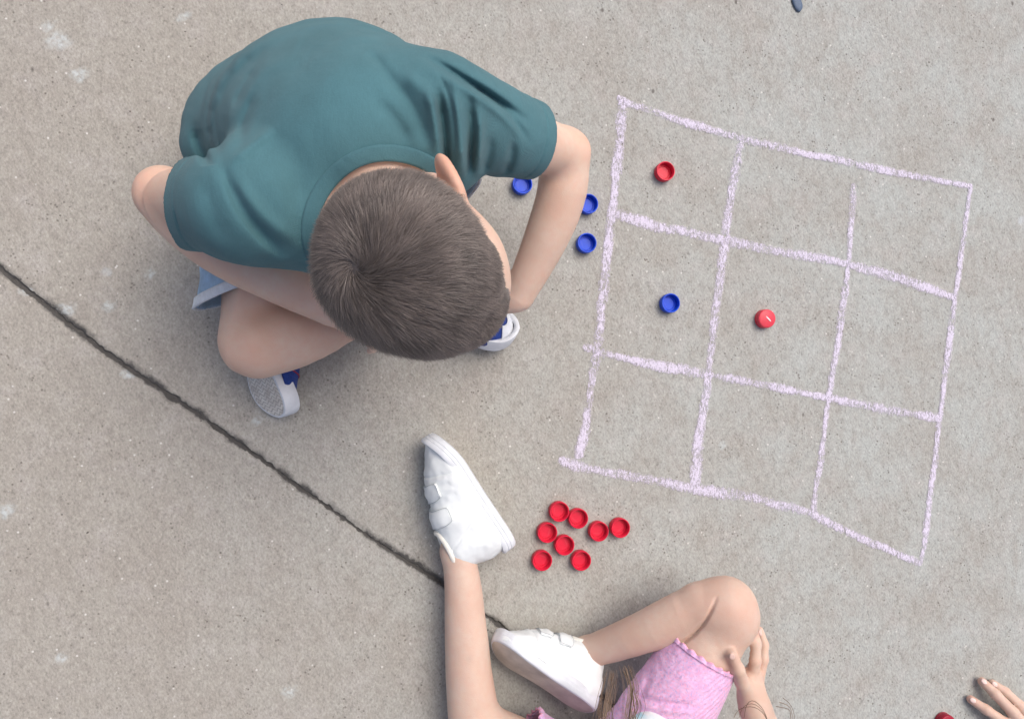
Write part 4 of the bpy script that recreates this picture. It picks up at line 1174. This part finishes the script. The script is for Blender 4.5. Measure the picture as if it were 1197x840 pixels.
    # long hair hanging forward
    def ends(sd_, az, rg):
        if sd_ > 0: return P(730 + rg.normal(0, 22), 885 + abs(rg.normal(0, 40)), .19)
        return P(900 + rg.normal(0, 25), 915 + abs(rg.normal(0, 40)), .20)
    ex = []
    def wisp(pts, r=.0006): ex.append(([P(u, v, z) for u, v, z in pts], r))
    fr = hc + HA @ V3(.03, .07, .02)
    rg = np.random.default_rng(3)
    for u0, v0, b1, b2, n_ in ((716, 782, -4, -10, 30), (731, 776, 8, 2, 26), (741, 800, 5, -4, 12), (705, 806, -3, 2, 16)):
        for i in range(n_):
            e = rg.normal(0, 1, 4)
            wisp([(u0 + 3.5 * e[0], v0 + abs(7 * e[1]), .19), (u0 + b1 + 4 * e[0] + e[2], v0 + 26, .20), (u0 + b2 + 4 * e[0] + 2 * e[3], 845, .22), (735 + 8 * e[0], 900, .26), (745, 990, .34)], .0003)
    wisp([(737, 782, .19), (741, 800, .2), (736, 840, .22), (738, 900, .26), (745, 990, .34)], .0008)
    wisp([(732, 780, .19), (740, 810, .2), (743, 840, .22), (745, 900, .26), (745, 990, .34)], .0008)
    wisp([(718, 795, .19), (712, 815, .2), (717, 840, .22), (725, 900, .26), (745, 990, .34)], .0007)
    for k in range(3):
        wisp([(858 + 6 * k, 838, .2), (862 + 5 * k, 828 - 3 * k, .2), (880, 824 - 4 * k, .21), (893, 832 - 2 * k, .21), (900, 850, .22), (895, 900, .26), (880, 990, .34)], .00045)
        wisp([(915 - 4 * k, 815 + 5 * k, .19), (925, 822 + 3 * k, .19), (930 - 3 * k, 838, .2), (922, 860, .21), (905, 910, .26), (880, 990, .34)], .00045)
    hair_locks(hc, HA, hs, ends, 2200, root, M['hair_girl'], S, 5, ex)
build_girl()

# ================================================================== THE CHILD WHOSE HAND REACHES IN AT THE LOWER RIGHT
def build_third():
    root = empty('person', tuple(P(1480, 1120, 0)))
    tag(root, 'person at the lower right corner, spread fingers of one hand touching the concrete', 'person')
    S = SDF()
    w = P(1252, 905, .040)
    S.cone(w, P(1212, 878, .034), .020, .016, .012); S.ell(P(1224, 884, .034), (.035, .026, .013), np.stack([nrm((-1, .65, 0)), nrm((.65, 1, 0)), V3(0, 0, 1)], 1), .012)
    for a, b in (((1205, 858), .030), ((1198, 868), .028), ((1192, 878), .026)): S.cone(w, P(*a, b), .014, .010, .012)
    finger(S, [P(1207, 858, .032), P(1184, 832, .034), P(1164, 811, .026), P(1148, 796, .011)], .0105, .0072)
    finger(S, [P(1214, 850, .024), P(1192, 824, .024), P(1175, 808, .017), P(1160, 798, .008)], .0098, .0068)
    finger(S, [P(1200, 868, .030), P(1176, 845, .031), P(1153, 829, .022), P(1135, 817, .009)], .0105, .0070)
    finger(S, [P(1196, 882, .028), P(1170, 872, .028), P(1150, 866, .018), P(1136, 860, .009)], .0076, .0052)
    finger(S, [P(1232, 866, .032), P(1226, 838, .025), P(1220, 822, .016)], .0095, .0066)
    e = P(1360, 985, .075); sh = w + V3(.30, -.18, .30)
    e = w + V3(.16, -.12, .06)
    S.chain([w, (w + e) / 2, e], [.020, .027, .029], .01); S.chain([e, (e + sh) / 2, sh], [.029, .032, .038], .01)
    ch = sh + V3(.07, -.085, -.04); pel = V3(ch[0] + .05, ch[1] - .05, .09); nk = ch + V3(-.02, .015, .08)
    f = nrm((-.75, .66, 0)); l = np.cross((0, 0, 1), f); A = np.stack([l, f, V3(0, 0, 1)], 1)
    S.ell(pel, (.105, .085, .085), A, .03); S.ell((pel + ch) / 2, (.088, .07, .12), A, .04); S.ell(ch, (.10, .07, .085), A, .04)
    s2 = ch + (ch - sh) * V3(1, 1, 0) + V3(0, 0, .04); S.cone(sh, nk, .036, .04, .03); S.cone(s2, nk, .036, .04, .03)
    e2 = s2 + V3(.03, -.03, -.18); w2 = e2 + f * .17 - V3(0, 0, .03)
    S.chain([s2, e2], [.036, .03], .01); S.chain([e2, w2], [.029, .02], .01); add_hand(S, w2, f - V3(0, 0, .3), V3(0, 0, 1), l, .9)
    for s_ in (-1, 1):
        h = pel + l * s_ * .055; k = h + f * .17 + l * s_ * .12 + V3(0, 0, .03); a = h + f * .2 - l * s_ * .06 + V3(0, 0, -.05)
        S.chain([h, k], [.066, .045], .02); S.chain([k, a], [.042, .026], .008); S.chain([a, a + f * .05 - l * s_ * .06], [.024, .018], .01)
    hc = nk + f * .04 + V3(0, 0, .10); HA = rot_axes((f[0], f[1]), math.radians(30))
    S.chain([nk - V3(0, 0, .01), hc + HA @ V3(-.03, 0, -.04)], [.042, .04], .02); add_head(S, hc, HA, 1.0)
    body_obj(S, M['skin_girl'], root, [(P(1146, 794, .01), .014, .5), (P(1132, 815, .01), .014, .5)], h=.0028)
    for a, b, r in ((P(1148, 796, .011), P(1164, 811, .026), .0072), (P(1135, 817, .009), P(1153, 829, .022), .0070), (P(1160, 798, .008), P(1175, 808, .017), .0068)):
        d_ = nrm(a - b); up = nrm(V3(0, 0, 1) - d_ * d_[2]); N_ = SDF(); y = nrm(np.cross(up, d_)); N_.ell(a + up * (r + .0001) - d_ * .001, (.0054, .0044, .0012), np.stack([d_, y, up], 1)); V, F = N_.mesh(.0008, 1)
        attach(mesh_obj('fingernail', V, F, m_plain('nail', (.76, .58, .53), .3)), root)
    eyes(hc, HA, 1.0, root)
    def ends(sd_, az, rg): return hc + HA @ V3(-.06 + rg.normal(0, .03), sd_ * .07 + rg.normal(0, .01), -.12 + rg.normal(0, .02))
    hair_locks(hc, HA, 1.0, ends, 700, root, M['hair_girl'], S, 9)
    T = SDF(); T.ell(pel + V3(0, 0, .03), (.12, .10, .09), A, .03); T.ell((pel + ch) / 2, (.10, .085, .13), A, .04); T.ell(ch, (.112, .084, .095), A, .04)
    T.cone(sh, sh + (e - sh) * .5, .046, .042, .03); T.cone(s2, s2 + (e2 - s2) * .5, .046, .042, .03); T.post.append(smoothnoise_post(.002, 30, 5))
    def ct(p):
        g = .055 - np.linalg.norm(p - nk - V3(0, 0, .015), axis=1)
        for a, b in ((sh, e), (s2, e2)):
            c = a + (b - a) * .42; g = np.maximum(g, np.where(np.linalg.norm(p - c, axis=1) < .08, (p - c) @ nrm(b - a), -.02))
        return np.maximum(g, .07 - p[:, 2])
    V, F = T.mesh(.003); V, F = trim(V, F, ct); attach(solidify(mesh_obj('t_shirt', V, F, M['white_cloth']), .002, -1), root)
    Q = SDF(); Q.ell(pel - V3(0, 0, .01), (.115, .095, .078), A, .02); Qc = []
    for s_ in (-1, 1):
        h = pel + l * s_ * .055; k = h + f * .17 + l * s_ * .12 + V3(0, 0, .03); Q.chain([h, k], [.074, .06], .02); Qc.append((h + (k - h) * .6, nrm(k - h)))
    def cq(p):
        g = .003 - p[:, 2]
        for c, d in Qc: g = np.maximum(g, np.where(np.linalg.norm(p - c, axis=1) < .11, (p - c) @ d, -.02))
        return g
    V, F = Q.mesh(.003); V, F = trim(V, F, cq); attach(solidify(mesh_obj('shorts', V, F, M['denim']), .002, -1), root)
build_third()

# ------------------------------------------------------------------ light, sky, camera
W = bpy.data.worlds.new("World"); bpy.context.scene.world = W; W.use_nodes = True
SUN_EL, SUN_AZ = math.radians(62), math.radians(38)     # azimuth counted from +y towards +x
nt = W.node_tree; sky = nt.nodes.new('ShaderNodeTexSky'); sky.sky_type = 'NISHITA'; sky.sun_disc = False
sky.sun_elevation = SUN_EL; sky.sun_rotation = SUN_AZ; sky.air_density = .6; sky.dust_density = 6.0; sky.ozone_density = 1.0
bg = nt.nodes['Background']; bg.inputs['Strength'].default_value = .15; nt.links.new(sky.outputs[0], bg.inputs['Color'])
sl = bpy.data.lights.new('sun', 'SUN'); sl.energy = .85; sl.angle = math.radians(40); sl.color = (1, .97, .92)
so = bpy.data.objects.new('sun', sl); col.objects.link(so)
dv = Vector((math.sin(SUN_AZ) * math.cos(SUN_EL), math.cos(SUN_AZ) * math.cos(SUN_EL), math.sin(SUN_EL)))
so.rotation_euler = (-dv).to_track_quat('-Z', 'Y').to_euler(); so.location = dv * 5
cd = bpy.data.cameras.new('camera'); cd.sensor_width = 36; cd.lens = FPX / 1197 * 36; cd.clip_start = .02; cd.clip_end = 500
co = bpy.data.objects.new('camera', cd); col.objects.link(co); co.matrix_world = Matrix.Translation((0, 0, H)) @ RM.to_4x4()
sc = bpy.context.scene; sc.camera = co
sc.view_settings.view_transform = 'Standard'; sc.view_settings.look = 'None'; sc.view_settings.gamma = 1; sc.view_settings.exposure = .30
sc.cycles.max_bounces = 8; sc.cycles.transparent_max_bounces = 12
